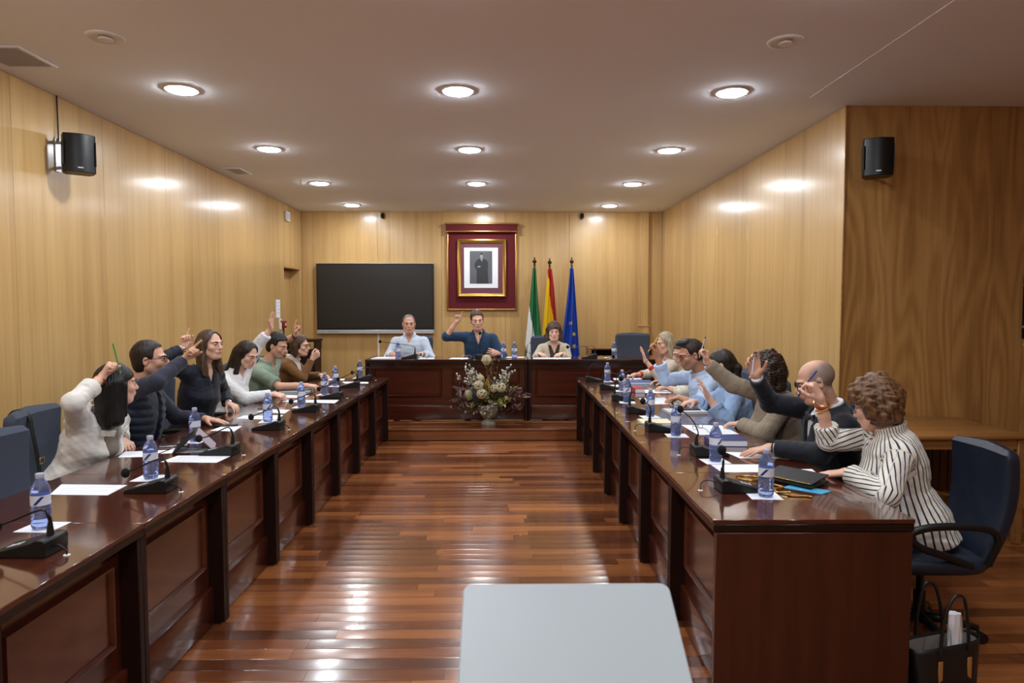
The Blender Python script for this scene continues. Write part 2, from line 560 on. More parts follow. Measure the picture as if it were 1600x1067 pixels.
for lx, lab in ((-2.223, 'round white ceiling detector near the left ceiling grille'), (1.626, 'round white ceiling detector before the right wall corner')):
    t = thing('ceiling_detector', lab, 'detector', (lx, 3.958, ZC), group='round ceiling detectors')
    obj('rim', B().mat('white_plastic').lathe([(0.0, -0.004), (0.07, -0.004), (0.085, -0.012), (0.098, -0.009), (0.102, 0.0)], 28, cap=False), t)
    obj('sensor_cap', B().mat('white_plastic').lathe([(0.04, -0.006), (0.036, -0.02), (0.0, -0.023)], 20, cap=False), t)
def grille(loc, sx, sy, nsl, lab):
    t = thing('ceiling_grille', lab, 'air vent', loc, group='ceiling air grilles')
    b = B().mat('ceiling_paint')
    for s in (-1, 1):
        b.box((s * (sx / 2 - 0.012), 0, -0.005), (0.024, sy, 0.01), 0.003)
        b.box((0, s * (sy / 2 - 0.012), -0.005), (sx - 0.05, 0.024, 0.01), 0.003)
    obj('frame', b, t)
    obj('backing', B().mat(plain('vent_dark', srgb(170, 164, 158), 0.8)).box((0, 0, -0.0006), (sx - 0.045, sy - 0.045, 0.001)), t)
    sl = B().mat('ceiling_paint').box((0, 0, 0), (0.016, sy - 0.05, 0.002)).mesh('slat')
    for i in range(nsl):
        obj('slat', sl, t, (-sx / 2 + 0.03 + (sx - 0.06) * (i + 0.5) / nsl, 0, -0.006), (0, 0.3, 0))
grille((-2.96, 4.27, ZC), 0.32, 0.36, 13, 'louvred ceiling air grille above the left wall speaker')
grille((-2.955, 7.78, ZC), 0.2, 0.36, 9, 'small louvred ceiling grille further along the left wall')

# --- wall speakers
def speaker(name, label, loc, rz, cable, wall_dir, wall_d):
    t = thing(name, label, 'speaker', loc, rz, 'wall speakers')
    # local: -y towards the listener, +y the wall; curved front
    pts = []
    for i in range(13):
        a = -1.0 + 2.0 * i / 12
        pts.append((a * 0.1, -0.085 - 0.035 * math.cos(a * PI / 2)))
    pts += [(0.1, 0.0), (0.075, 0.055), (-0.075, 0.055), (-0.1, 0.0)]
    obj('cabinet', B().mat('black_plastic').prism(pts, 0.27, bev=0.004), t)
    for s in (-1, 1):
        b = B().mat('black_metal')
        b.grid(lambda u, v: (s * (0.1 - 0.028 * math.sin(v * PI)) + s * 0.0, -0.095 - 0.012 + 0.028 * u - 0.0, (v - 0.5) * 0.2), 3, 8)
        obj('grille_cheek', B().mat('black_metal').prism([(s * 0.101, -0.10), (s * 0.103, 0.0), (s * 0.098, 0.0), (s * 0.096, -0.10)], 0.17), t)
        b.bm.free()
    obj('badge', B().mat('silver').box((0.0, -0.1212, -0.105), (0.034, 0.004, 0.009), 0.001), t)
    b = B().mat('silver')
    # two arms reach straight back to a plate on the wall
    wl_ = Vector((wall_dir[0] * math.cos(rz) + wall_dir[1] * math.sin(rz), -wall_dir[0] * math.sin(rz) + wall_dir[1] * math.cos(rz), 0))
    e_ = wl_ * (wall_d - 0.004)
    for z in (0.09, -0.09):
        b.tube([(0, 0.04, z), tuple(e_ * 0.55 + Vector((0, 0.02, z))), (e_.x, e_.y, z)], 0.011, 8)
    b.box((e_.x, e_.y, 0), (0.06, 0.006, 0.24), 0.002, (0, 0, math.atan2(wl_.y, wl_.x) - PI / 2))
    obj('bracket', b, t)
    if cable:
        obj('cable', B().mat('cable').tube([(e_.x * 0.94, e_.y * 0.94, 0.09), (e_.x * 0.94, e_.y * 0.94, 0.2), (e_.x * 0.96, e_.y * 0.96, ZC - loc[2] - 0.002)], 0.005, 6), t)
speaker('wall_speaker', 'black wall speaker with a cable, high on the left wall', (-3.052, 5.04, 2.675), math.radians(38), True, (-1, 0), 0.148)
speaker('wall_speaker', 'black wall speaker high on the dark veneer wall at right', (2.775, 5.06, 2.672), math.radians(-22), False, (0, 1), 0.14)

# --- small fittings
t = thing('emergency_light', 'small white emergency light box high on the left wall', 'emergency light', (XL + 0.002, 10.3, 2.92))
obj('housing', B().mat('white_plastic').box((0.018, 0, 0), (0.034, 0.17, 0.14), 0.006), t)
obj('lens', B().mat('paper_grey').box((0.038, 0, 0), (0.006, 0.12, 0.09), 0.003), t)
t = thing('notice_sheet', 'tall white notice sheet on the left wall beside the door', 'notice', (XL + 0.001, 9.85, 1.55))
obj('sheet', B().mat('paper').box((0.003, 0, 0.0), (0.005, 0.17, 0.26), 0.001), t)
b = B().mat('paper_grey')
for k in range(4): b.box((0.0062, 0.0, 0.09 - k * 0.05), (0.0012, 0.08, 0.012))
obj('print', b, t)
t = thing('light_switch', 'white switch plate under the notice on the left wall', 'switch', (XL + 0.001, 9.93, 1.33))
obj('plate', B().mat('white_plastic').box((0.006, 0, 0), (0.012, 0.085, 0.16), 0.003), t)
obj('rocker', B().mat('black_plastic').box((0.013, 0.01, 0.035), (0.006, 0.03, 0.03), 0.002), t)
t = thing('fire_alarm', 'small red fire alarm call point beside the left door', 'fire alarm', (XL + 0.001, 10.07, 1.32))
obj('housing', B().mat('red_plastic').box((0.02, 0, 0), (0.04, 0.1, 0.1), 0.006), t)
obj('press_glass', B().mat('paper_grey').box((0.042, 0, 0), (0.004, 0.05, 0.04), 0.001), t)
obj('conduit', B().mat('cable').tube([(0.01, 0, -0.05), (0.01, 0, -0.5)], 0.008, 8), t)
for cx, lab in ((-1.895, 'small black dome camera on the back wall above the screen'), (1.302, 'small black dome camera on the back wall above the flags')):
    t = thing('ceiling_camera', lab, 'camera', (cx, YB - 0.002, 3.03), group='small black cameras')
    obj('mount', B().mat('black_plastic').box((0, -0.02, 0.035), (0.05, 0.04, 0.03), 0.004), t)
    obj('body', B().mat('black_plastic').lathe([(0.0, -0.045), (0.02, -0.042), (0.032, -0.02), (0.03, 0.02), (0.015, 0.035)], 16, (0, -0.04, 0), (0.5, 0, 0)), t)
    obj('lens', B().mat('screen_glass').ball((0, -0.058, -0.03), 0.016), t)
t = thing('coat_hook_rail', 'dark upright rail with two chrome knobs on the alcove wall', 'coat hooks', (4.02, YA - 0.001, 1.59))
obj('rail', B().mat('black_metal').box((0, -0.012, 0), (0.02, 0.022, 0.5), 0.003), t)
for z in (0.16, -0.16):
    obj('knob', B().mat('chrome').lathe([(0.012, 0), (0.01, 0.02), (0.022, 0.03), (0.026, 0.042), (0.018, 0.052), (0.0, 0.055)], 16, (-0.012, -0.02, z), (PI / 2, 0, 0)), t)
# ================================================================== FURNITURE
MODL = 0.765
def desk_parts(t, ln, dp, h, npan, seams=None, gable_ends=(True, True), end_mat=('gable_wood', 'gable_wood')):
    """local x along the desk, y outwards from the aisle, z up"""
    obj('desk_top', B().mat('desk_top_wood').box((0, dp / 2, h - 0.009), (ln - 0.003, dp, 0.018), 0.002), t)
    obj('top_edge', B().mat('desk_edge').box((0, dp / 2, h - 0.034), (ln - 0.004, dp - 0.006, 0.030), 0.002), t)
    for s, on, em in zip((-1, 1), gable_ends, end_mat):
        if on:
            obj('gable', B().mat(em).box((s * (ln / 2 - 0.0165), dp / 2 + 0.002, (h - 0.052) / 2 + 0.004), (0.03, dp - 0.02, h - 0.06), 0.0025), t)
            for yy in (0.03, dp - 0.05):
                obj('foot', B().mat('brass').lathe([(0.012, 0), (0.012, 0.006), (0.006, 0.01)], 10, (s * (ln / 2 - 0.0165), yy, 0)), t)
    ry = 0.085                                   # the front panel is set back from the edge
    x0, x1 = -ln / 2 + 0.033, ln / 2 - 0.033
    obj('front_panel', B().mat('desk_wood').box((0, ry + 0.01, h / 2 + 0.0), (x1 - x0, 0.02, h - 0.075), 0.001), t)
    wpan = (x1 - x0) / npan
    for i in range(npan):
        cx = x0 + wpan * (i + 0.5)
        pw, pz0, pz1 = wpan - 0.13, 0.30, h - 0.12
        b = B().mat('desk_wood')
        # moulded frame: a mitred ridge round a raised field
        for (r0, r1, y0, y1) in ((0.0, 0.011, 0.0, -0.026), (0.011, 0.019, -0.026, -0.026), (0.019, 0.0255, -0.026, -0.011)):
            A = [(cx - pw / 2 + r0, pz0 + r0), (cx + pw / 2 - r0, pz0 + r0), (cx + pw / 2 - r0, pz1 - r0), (cx - pw / 2 + r0, pz1 - r0)]
            D = [(cx - pw / 2 + r1, pz0 + r1), (cx + pw / 2 - r1, pz0 + r1), (cx + pw / 2 - r1, pz1 - r1), (cx - pw / 2 + r1, pz1 - r1)]
            tb = bmesh.new()
            va = [tb.verts.new((x, ry + y0, z)) for x, z in A]; vd = [tb.verts.new((x, ry + y1, z)) for x, z in D]
            for k in range(4):
                tb.faces.new((va[k], va[(k + 1) % 4], vd[(k + 1) % 4], vd[k]))
            bmesh.ops.recalc_face_normals(tb, faces=tb.faces)
            for f in tb.faces:
                if f.normal.y > 0: f.normal_flip()
            b._merge(tb)
        obj('panel_moulding', b, t)
        obj('raised_field', B().mat('desk_wood').box((cx, ry - 0.005, (pz0 + pz1) / 2), (pw - 0.05, 0.012, pz1 - pz0 - 0.05), 0.0015), t)
    obj('plinth', B().mat('desk_wood').box((0, ry - 0.008, 0.10), (x1 - x0, 0.034, 0.185), 0.008, seg=2), t)

def xl(y): return -1.415 + 0.0125 * y
def xr_(y): return 0.81 + 0.0085 * y
far_l = ['nearest', 'second nearest', 'third', 'fourth', 'fifth', 'sixth', 'seventh', 'last']
proto = None
Y0 = 2.63
for k in range(8):
    yc = Y0 + MODL * (k - 0.5)
    lab = 'mahogany panelled desk unit of the left row, %s %s' % (far_l[k], 'from the camera' if k < 7 else 'before the dais')
    if proto is None:
        proto = thing('council_desk', lab, 'desk', (xl(yc), yc, 0), PI / 2 - 0.0125, 'desk units of the left row')
        desk_parts(proto, MODL, 0.8, 0.75, 1)
    else:
        copy_tree(proto, None, lab, (xl(yc), yc, 0), PI / 2 - 0.0125)
for k in range(7):
    yc = Y0 + MODL * (k + 0.5)
    lab = 'mahogany panelled desk unit of the right row, %s %s' % (far_l[k] if k < 6 else 'last', 'from the camera' if k < 6 else 'before the dais')
    if k == 0:
        t = thing('council_desk', lab, 'desk', (xr_(yc), yc, 0), -PI / 2 - 0.0085, 'desk units of the right row')
        desk_parts(t, MODL, 0.8, 0.75, 1, end_mat=('gable_wood', 'end_wood'))
    else:
        t = copy_tree(proto, None, lab, (xr_(yc), yc, 0), -PI / 2 - 0.0085)
        t['group'] = 'desk units of the right row'
# head table on the dais: two long desks side by side
for cx, ln, lab in ((-0.687, 2.04, 'long mahogany head desk on the dais behind the flower urn'), (1.36, 2.04, 'long mahogany head desk on the dais under the empty chair')):
    t = thing('head_desk', lab, 'desk', (cx, 8.55, DZ), 0, 'head desks on the dais')
    desk_parts(t, ln, 0.62, 0.78, 2)

# console table in the alcove
t = thing('console_table', 'oak console table with dark slatted back against the alcove wall', 'table', (3.04, 4.42, 0))
CW, CD, CH = 0.86, 0.74, 0.735
obj('table_top', B().mat('oak').box((0, CD / 2, CH - 0.012), (CW + 0.06, CD + 0.03, 0.026), 0.008, seg=2), t)
obj('apron', B().mat('oak').box((0, 0.03, CH - 0.062), (CW - 0.04, 0.022, 0.07), 0.002), t)
for sx in (-1, 1):
    for yy in (0.03, CD - 0.04):
        obj('leg', B().mat('oak').box((sx * (CW / 2 - 0.02), yy, (CH - 0.026) / 2), (0.045, 0.045, CH - 0.028), 0.004), t)
sl = B().mat('dark_slat').box((0, 0, 0), (0.056, 0.012, 0.46), 0.003).mesh('slat')
for i in range(13):
    obj('slat', sl, t, (-CW / 2 + 0.07 + i * 0.0605, CD - 0.1, 0.42))
obj('stretcher', B().mat('oak').tube(catmull([(-CW / 2 + 0.03, CD - 0.1, 0.19), (-0.15, CD - 0.1, 0.185), (0.2, CD - 0.1, 0.19), (0.32, CD - 0.1, 0.165), (CW / 2 - 0.03, CD - 0.1, 0.16)]), 0.014), t)

# ------------------------------------------------------------------ chairs
def chair_parts(t, leather, arms=True, fabric_h=0.56):
    """local: sitter faces +y, origin on the floor under the seat"""
    m = leather
    def cushion(x, y, z, w, d, h, bulge):
        def f(u, v):
            a = u * 2 * PI; ph = (v - 0.5) * PI
            sx = math.copysign(abs(math.cos(a)) ** 0.35, math.cos(a)); sy = math.copysign(abs(math.sin(a)) ** 0.35, math.sin(a))
            c = abs(math.cos(ph)) ** 0.45; s_ = math.copysign(abs(math.sin(ph)) ** 0.8, math.sin(ph))
            return (x + sx * c * w / 2, y + sy * c * d / 2, z + s_ * h / 2)
        return B().mat(m).grid(f, 36, 12, True)
    obj('seat', cushion(0, 0.02, 0.44, 0.5, 0.5, 0.115, 0), t)
    # backrest: a slab that leans and curves, wider above
    def back(u, v):
        a = u * 2 * PI
        z = 0.42 + v * 0.6
        lean = -0.235 - 0.10 * v - 0.05 * math.sin(v * PI)
        hw = 0.205 + 0.035 * math.sin(min(1, v * 1.15) * PI / 2)
        if v > 0.93: hw *= 1 - 0.10 * ((v - 0.93) / 0.07) ** 2
        th = 0.042 * (1 if 0.0 < v < 0.97 else 0.35)
        ca, sa = math.cos(a), math.sin(a)
        sx = math.copysign(abs(ca) ** 0.25, ca); sy = math.copysign(abs(sa) ** 0.5, sa)
        return (sx * hw, lean + sy * th - 0.03 * (1 - (sx) ** 2) * 0 + 0.035 * abs(sx) ** 2, z + (0.012 if v > 0.99 else 0) * (1 - abs(sx)))
    b = B().mat(m).grid(back, 40, 26, True)
    bmesh.ops.holes_fill(b.bm, edges=[e for e in b.bm.edges if e.is_boundary], sides=0)
    obj('backrest', b, t)
    obj('back_bracket', B().mat('chrome').tube(catmull([(0, 0.0, 0.375), (0, -0.2, 0.372), (0, -0.3, 0.375), (0, -0.335, 0.41), (0, -0.33, 0.5)]), 0.012), t)
    if arms:
        for s in (-1, 1):
            x = s * 0.27
            p = catmull([(s * 0.235, -0.2, 0.46), (x, -0.22, 0.6), (x + s * 0.01, -0.14, 0.655), (x + s * 0.01, 0.08, 0.66), (x + s * 0.005, 0.2, 0.625), (x, 0.16, 0.56), (s * 0.25, 0.0, 0.50), (s * 0.235, -0.12, 0.45)], 6)
            obj('armrest', B().mat('black_plastic').tube(p, 0.019, 10), t)
    obj('column', B().mat('black_metal').lathe([(0.03, 0.1), (0.03, 0.24), (0.018, 0.245), (0.018, 0.37), (0.09, 0.372), (0.09, 0.385)], 16), t)
    leg = B().mat('black_plastic').tube([(0, 0.02, 0.105), (0, 0.14, 0.1), (0, 0.27, 0.075)], [0.026, 0.022, 0.017], 8).mesh('leg', True)
    cb = B().mat('black_plastic')
    cb.lathe([(0.026, -0.02), (0.028, -0.012), (0.028, 0.012), (0.026, 0.02)], 16, (0, 0, 0.028), (0, PI / 2, 0))
    cb.tube([(0, 0, 0.03), (0, -0.02, 0.07)], 0.008, 6)
    cas = cb.mesh('caster'); auto_smooth(cas)
    for i in range(5):
        a = i * 2 * PI / 5 + 0.3
        l = obj('leg', leg, t, (0, 0, 0), (0, 0, a))
        obj('caster', cas, l, (0, 0.285, 0), (0, 0, 0.4))

chair_proto = thing('swivel_chair', 'dark blue leather swivel chair with loop arms behind the woman in stripes', 'chair', (2.0, 3.3, 0), PI / 2, 'blue chairs around the desks')
chair_parts(chair_proto, 'leather_blue')
chair_proto2 = thing('office_chair', 'empty grey-blue fabric chair at the near end of the left desks', 'chair', (-1.99, 3.06, 0), -PI / 2, 'blue chairs around the desks')
chair_parts(chair_proto2, 'fabric_blue')

# ------------------------------------------------------------------ back wall: screen, portrait, flags
t = thing('display_screen', 'large black interactive screen with a silver lower bar on the back wall', 'screen', (-2.016, YB - 0.005, 1.148))
SW, SH = 1.87, 1.126
obj('frame', B().mat('black_plastic').box((0, -0.045, SH / 2 + 0.03), (SW, 0.07, SH - 0.06), 0.006), t)
obj('panel', B().mat('screen_glass').box((0, -0.082, SH / 2 + 0.035), (SW - 0.05, 0.006, SH - 0.11), 0.001), t)
obj('lower_bar', B().mat('silver').box((0, -0.05, 0.03), (SW, 0.085, 0.062), 0.004), t)
obj('upper_trim', B().mat('silver').box((0, -0.05, SH - 0.004), (SW, 0.08, 0.012), 0.003), t)
for i in range(7):
    obj('button', B().mat('black_metal').box((-SW / 2 + 0.1 + i * 0.03 + (0.06 if i else 0), -0.094, 0.03), (0.014, 0.004, 0.008), 0.001), t)
obj('wall_trunking', B().mat('white_plastic').box((0.03, 0.0, -0.35), (0.03, 0.012, 0.70), 0.003), t)
t = thing('wall_plaque', 'narrow white plaque on the left wall under the screen side', 'plaque', (0, 0, 0)) if False else None

t = thing('royal_portrait', 'framed grey portrait of a suited figure on a crimson velvet panel', 'portrait', (-0.31, YB - 0.002, 1.518))
PW_, PH_ = 1.135, 1.388
obj('velvet_panel', B().mat('velvet').box((0, -0.02, PH_ / 2 - 0.06), (PW_ - 0.05, 0.036, PH_ - 0.13), 0.002), t)
b = B().mat('gold')
for s in (-1, 1):
    b.box((s * (PW_ / 2 - 0.016), -0.026, PH_ / 2 - 0.08), (0.03, 0.05, PH_ - 0.16), 0.008, seg=2)
b.box((0, -0.026, 0.014), (PW_, 0.05, 0.03), 0.008, seg=2)
obj('outer_moulding', b, t)
obj('pelmet', B().mat('velvet').box((0, -0.05, PH_ - 0.075), (PW_ + 0.0, 0.1, 0.12), 0.002), t)
b = B().mat('gold')
b.box((0, -0.06, PH_ - 0.005), (PW_ + 0.05, 0.125, 0.03), 0.01, seg=2)
b.box((0, -0.055, PH_ - 0.128), (PW_ + 0.02, 0.115, 0.022), 0.006, seg=2)
obj('pelmet_moulding', b, t)
fx, fz0, fz1, fw = 0.0, 0.218, 1.137, 0.78
def frame_ring(m, x0, x1, z0, z1, wd, y0, y1):
    b = B().mat(m)
    tb = bmesh.new()
    prof = [(0, y0), (0.0, y1), (wd * 0.35, y1 - 0.008), (wd * 0.7, y1 + 0.004), (wd, y1 + 0.012), (wd, y0)]
    rings = []
    for r, yy in prof:
        rings.append([tb.verts.new(p) for p in ((x0 + r, yy, z0 + r), (x1 - r, yy, z0 + r), (x1 - r, yy, z1 - r), (x0 + r, yy, z1 - r))])
    for A, D in zip(rings, rings[1:]):
        for k in range(4):
            tb.faces.new((A[k], A[(k + 1) % 4], D[(k + 1) % 4], D[k]))
    bmesh.ops.recalc_face_normals(tb, faces=tb.faces)
    b._merge(tb)
    return b
obj('gilt_frame', frame_ring('gold', fx - fw / 2, fx + fw / 2, fz0, fz1, 0.055, -0.04, -0.085), t)
obj('mount_board', B().mat('mat_board').box((fx, -0.05, (fz0 + fz1) / 2), (fw - 0.1, 0.008, fz1 - fz0 - 0.1)), t)
obj('white_mount', B().mat('paper').box((fx - 0.012, -0.057, (fz0 + fz1) / 2 + 0.005), (0.545, 0.006, 0.645), 0.001), t)
plain('photo_grey', srgb(92, 94, 98), 0.4, var=0.25, bscale=5)
plain('photo_suit', srgb(48, 50, 54), 0.4, var=0.2, bscale=9)
plain('photo_skin', srgb(150, 148, 146), 0.4, var=0.15, bscale=30)
plain('photo_dark', srgb(30, 30, 32), 0.4)
plain('photo_shirt', srgb(186, 188, 190), 0.4)
px0, pz0 = fx - 0.012, 0.692
ph = obj('photograph', B().mat('photo_grey').box((px0, -0.0615, pz0), (0.36, 0.004, 0.52)), t)
fb = B()
def pp(m, pts, lay):
    fb.mat(m).prism(pts, 0.0012, (px0, -0.0638 - 0.0007 * lay, pz0), (PI / 2, 0, 0))
pp('photo_suit', [(-0.07, -0.26), (0.12, -0.26), (0.11, -0.05), (0.115, 0.08), (0.08, 0.12), (0.03, 0.14), (-0.02, 0.14), (-0.07, 0.115), (-0.1, 0.06), (-0.1, 0.0), (-0.07, -0.04)], 0)
pp('photo_shirt', [(-0.008, 0.14), (0.026, 0.14), (0.016, 0.07)], 1)
pp('photo_dark', [(0.006, 0.135), (0.016, 0.135), (0.019, 0.08), (0.012, 0.07)], 2)
pp('photo_suit', [(-0.1, 0.02), (-0.08, 0.0), (0.04, 0.01), (0.06, 0.03), (0.04, 0.045), (-0.06, 0.04)], 2)
pp('photo_skin', [(-0.07, 0.005), (-0.02, -0.005), (0.0, 0.012), (-0.03, 0.026)], 3)
pp('photo_skin', [(0.008 + 0.026 * math.cos(a * PI / 8), 0.178 + 0.038 * math.sin(a * PI / 8)) for a in range(16)], 2)
pp('photo_dark', [(-0.02, 0.19), (-0.018, 0.215), (0.008, 0.228), (0.036, 0.214), (0.036, 0.188), (0.03, 0.2), (0.0, 0.205), (-0.014, 0.198)], 3)
obj('figure_print', fb, ph)

def flag_mat(name, col):
    return plain(name, col, 0.55, bump=0.25, bscale=500, var=0.08)
flag_mat('flag_green', srgb(34, 104, 62)); flag_mat('flag_white', srgb(226, 228, 230)); flag_mat('flag_red', srgb(178, 26, 32))
flag_mat('flag_yellow', srgb(240, 196, 24)); flag_mat('flag_blue', srgb(22, 62, 160)); flag_mat('star_gold', srgb(226, 192, 90))
flag_mat('emblem_brown', srgb(134, 78, 46)); flag_mat('emblem_purple', srgb(120, 60, 96))
plain('pole_wood', srgb(74, 44, 26), 0.35, bump=0.1)

def flag(label, x, color_of, bw0, bw1, seed, deco, Y=10.66):
    """a flag hanging in folds beside its pole; color_of(u, v): u round the folds 0..1 (left to right), v 0 top..1 bottom"""
    t = thing('flag_on_pole', label, 'flag', (x, Y, DZ), 0, 'flags on poles by the back wall')
    zt = 2.1                      # height of the cloth's top above the dais
    obj('pole', B().mat('pole_wood').tube([(0.0, 0, 0.02), (0.0, 0, 2.1)], 0.015, 10), t)
    obj('finial', B().mat('pole_wood').lathe([(0.015, 2.08), (0.024, 2.09), (0.012, 2.11), (0.03, 2.125), (0.034, 2.145), (0.02, 2.165), (0.008, 2.18), (0.012, 2.195), (0.0, 2.215)], 12), t)
    obj('pole_base', B().mat('pole_wood').lathe([(0.15, 0.0), (0.15, 0.02), (0.12, 0.035), (0.03, 0.045), (0.02, 0.1)], 20), t)
    def P(u, v):
        z = zt - 0.06 - v * 1.72
        k = v ** 0.85
        xl_ = bw0(v); xr2 = bw1(v)
        xx = xl_ + (xr2 - xl_) * u
        fold = math.sin(u * 13 + seed + 1.5 * v) * 0.035 * (0.35 + k) + math.sin(u * 27 + 2 * seed + v * 4) * 0.012 * k
        return Vector((xx, -0.04 - 0.07 * k * math.sin(u * PI) + fold, z))
    nu, nv = 44, 70
    b = B()
    tb = bmesh.new()
    order = []
    V = [[tb.verts.new(P(i / nu, j / nv)) for j in range(nv + 1)] for i in range(nu + 1)]
    for i in range(nu):
        for j in range(nv):
            f = tb.faces.new((V[i][j], V[i][j + 1], V[i + 1][j + 1], V[i + 1][j]))
            m = color_of((i + 0.5) / nu, (j + 0.5) / nv)
            if m not in order: order.append(m)
            f.material_index = order.index(m)
    me = bpy.data.meshes.new('cloth'); 
    for f in tb.faces: f.smooth = True
    tb.to_mesh(me); tb.free(); b.bm.free()
    for m in order: me.materials.append(MATS[m])
    cl = obj('cloth', me, t)
    md = cl.modifiers.new('thickness', 'SOLIDIFY'); md.thickness = 0.003; md.offset = 1
    # emblem pieces lie on the cloth
    for nm, m, poly, (u0, v0), sz in deco:
        tb = bmesh.new()
        c0 = P(u0, v0); 
        # sample the cloth under every point of the outline, with a dense fan so that the piece follows the folds
        wloc = max(1e-3, bw1(v0) - bw0(v0))
        n = len(poly)
        def on(px, pz):
            q = P(min(1, max(0, u0 + px * sz / wloc)), min(1, v0 - pz * sz / 1.72))
            q.y -= 0.006
            return q
        cx = sum(p[0] for p in poly) / n; cz = sum(p[1] for p in poly) / n
        cv = tb.verts.new(on(cx, cz))
        inner = [tb.verts.new(on(cx + (p[0] - cx) * 0.5, cz + (p[1] - cz) * 0.5)) for p in poly]
        outer = [tb.verts.new(on(*p)) for p in poly]
        for k in range(n):
            tb.faces.new((cv, inner[k], inner[(k + 1) % n]))
            tb.faces.new((inner[k], outer[k], outer[(k + 1) % n], inner[(k + 1) % n]))
        bmesh.ops.recalc_face_normals(tb, faces=tb.faces)
        bb = B().mat(m); bb._merge(tb)
        e = obj(nm, bb, cl)
        md = e.modifiers.new('thickness', 'SOLIDIFY'); md.thickness = 0.002
    return t

def star(r=1.0, rot=0.0):
    return [((r if i % 2 == 0 else r * 0.4) * math.sin(i * PI / 5 + rot), (r if i % 2 == 0 else r * 0.4) * math.cos(i * PI / 5 + rot)) for i in range(10)]
def ring_seg(a0, a1, r0, r1, n=8):
    o = [(r1 * math.cos(a0 + (a1 - a0) * i / n), r1 * math.sin(a0 + (a1 - a0) * i / n)) for i in range(n + 1)]
    i_ = [(r0 * math.cos(a0 + (a1 - a0) * i / n), r0 * math.sin(a0 + (a1 - a0) * i / n)) for i in range(n, -1, -1)]
    return o + i_
def blob(cx, cz, rx, rz, n=10):
    return [(cx + rx * math.cos(2 * PI * i / n), cz + rz * math.sin(2 * PI * i / n)) for i in range(n)]

def col_and(u, v):
    e = 0.33 + 0.52 * u
    return 'flag_green' if v < e else ('flag_white' if v < e + 0.36 + 0.25 * u * 0 + (0.3 * u) else 'flag_green')
wre = [('wreath', 'flag_green', ring_seg(a * 0.62 - 0.6, a * 0.62 - 0.1, 0.8, 0.98, 4), (0.48, 0.72), 0.115) for a in range(8)]
flag('green and white flag hanging on a wooden pole, leftmost of three', 0.52, col_and,
     lambda v: -0.03 - 0.165 * v ** 1.1, lambda v: 0.02 + 0.125 * min(1, v * 1.25) ** 1.2, 0.4,
     wre + [('emblem_figure', 'emblem_brown', [(-0.7, -0.3), (-0.4, 0.1), (-0.15, 0.15), (0.0, -0.1), (0.3, -0.2), (0.5, -0.35), (0.1, -0.5), (-0.3, -0.62)], (0.42, 0.74), 0.13),
            ('emblem_pillar', 'emblem_brown', [(-0.9, -0.45), (-0.72, -0.45), (-0.72, 0.25), (-0.9, 0.25)], (0.44, 0.74), 0.12),
            ('emblem_mark', 'emblem_purple', blob(0.2, 0.3, 0.2, 0.16), (0.44, 0.73), 0.12)])
def col_esp(u, v):
    if u > 0.42 + 0.0 and v < 0.22 + (u - 0.42) * 0.75: return 'flag_red'
    if v < 0.24 - 0.2 * (1 - u): return 'flag_red'
    return 'flag_yellow' if v < 0.86 else 'flag_red'
flag('red and yellow flag hanging on a wooden pole, middle of three', 0.77, col_esp,
     lambda v: -0.03 - 0.15 * v ** 1.1, lambda v: 0.03 + 0.15 * v ** 0.8, 1.7,
     [('crest_crown', 'emblem_brown', [(-0.5, 0.0), (-0.45, 0.3), (-0.2, 0.2), (0, 0.42), (0.2, 0.22), (0.45, 0.3), (0.5, 0.0)], (0.4, 0.555), 0.11),
      ('crest_shield', 'flag_red', [(-0.6, 0.55), (0.6, 0.55), (0.62, -0.2), (0.35, -0.62), (0, -0.75), (-0.35, -0.62), (-0.62, -0.2)], (0.4, 0.64), 0.12),
      ('crest_quarter', 'flag_white', [(0.04, 0.45), (0.5, 0.45), (0.5, 0.0), (0.04, 0.0)], (0.4, 0.64), 0.12),
      ('crest_pillar', 'flag_white', [(-0.95, -0.55), (-0.78, -0.55), (-0.78, 0.5), (-0.95, 0.5)], (0.4, 0.64), 0.12)], 10.86)
flag('blue flag with gold stars hanging on a wooden pole, rightmost of three', 1.1, lambda u, v: 'flag_blue',
     lambda v: -0.03 - 0.16 * min(1, v * 1.3) ** 1.3, lambda v: 0.02 + 0.12 * v ** 0.9, 3.1,
     [('star', 'star_gold', star(1, 0.2), (0.5, 0.5), 0.04), ('star', 'star_gold', star(1, -0.3), (0.74, 0.6), 0.042), ('star', 'star_gold', star(1, 0.5), (0.76, 0.71), 0.042), ('star', 'star_gold', star(1, 0.0), (0.45, 0.8), 0.04)])

# dark wooden pieces behind the head table
t = thing('side_cabinet', 'dark wooden lectern cabinet in the left back corner', 'cabinet', (-2.93, 10.2, DZ))
obj('carcass', B().mat('gable_wood').box((0.0, 0.02, 0.40), (0.4, 0.34, 0.80), 0.004), t)
obj('top_board', B().mat('gable_wood').box((0.0, 0.0, 0.94), (0.44, 0.40, 0.03), 0.004), t)
for s in (-1, 1):
    obj('side_board', B().mat('gable_wood').box((s * 0.2, 0.0, 0.87), (0.02, 0.36, 0.13), 0.002), t)
t = thing('low_cabinet', 'low dark wooden open cabinet behind the empty head chair', 'cabinet', (1.84, 10.55, DZ))
CWB = 1.0
obj('top_board', B().mat('oak').box((0, 0, 0.80), (CWB, 0.4, 0.025), 0.003), t)
obj('back_board', B().mat('gable_wood').box((0, 0.18, 0.4), (CWB - 0.04, 0.015, 0.78)), t)
for s in (-1, 1):
    obj('side_board', B().mat('oak').box((s * (CWB / 2 - 0.02), 0, 0.395), (0.04, 0.38, 0.785), 0.003), t)
obj('shelf', B().mat('gable_wood').box((0, 0, 0.42), (CWB - 0.09, 0.35, 0.02)), t)

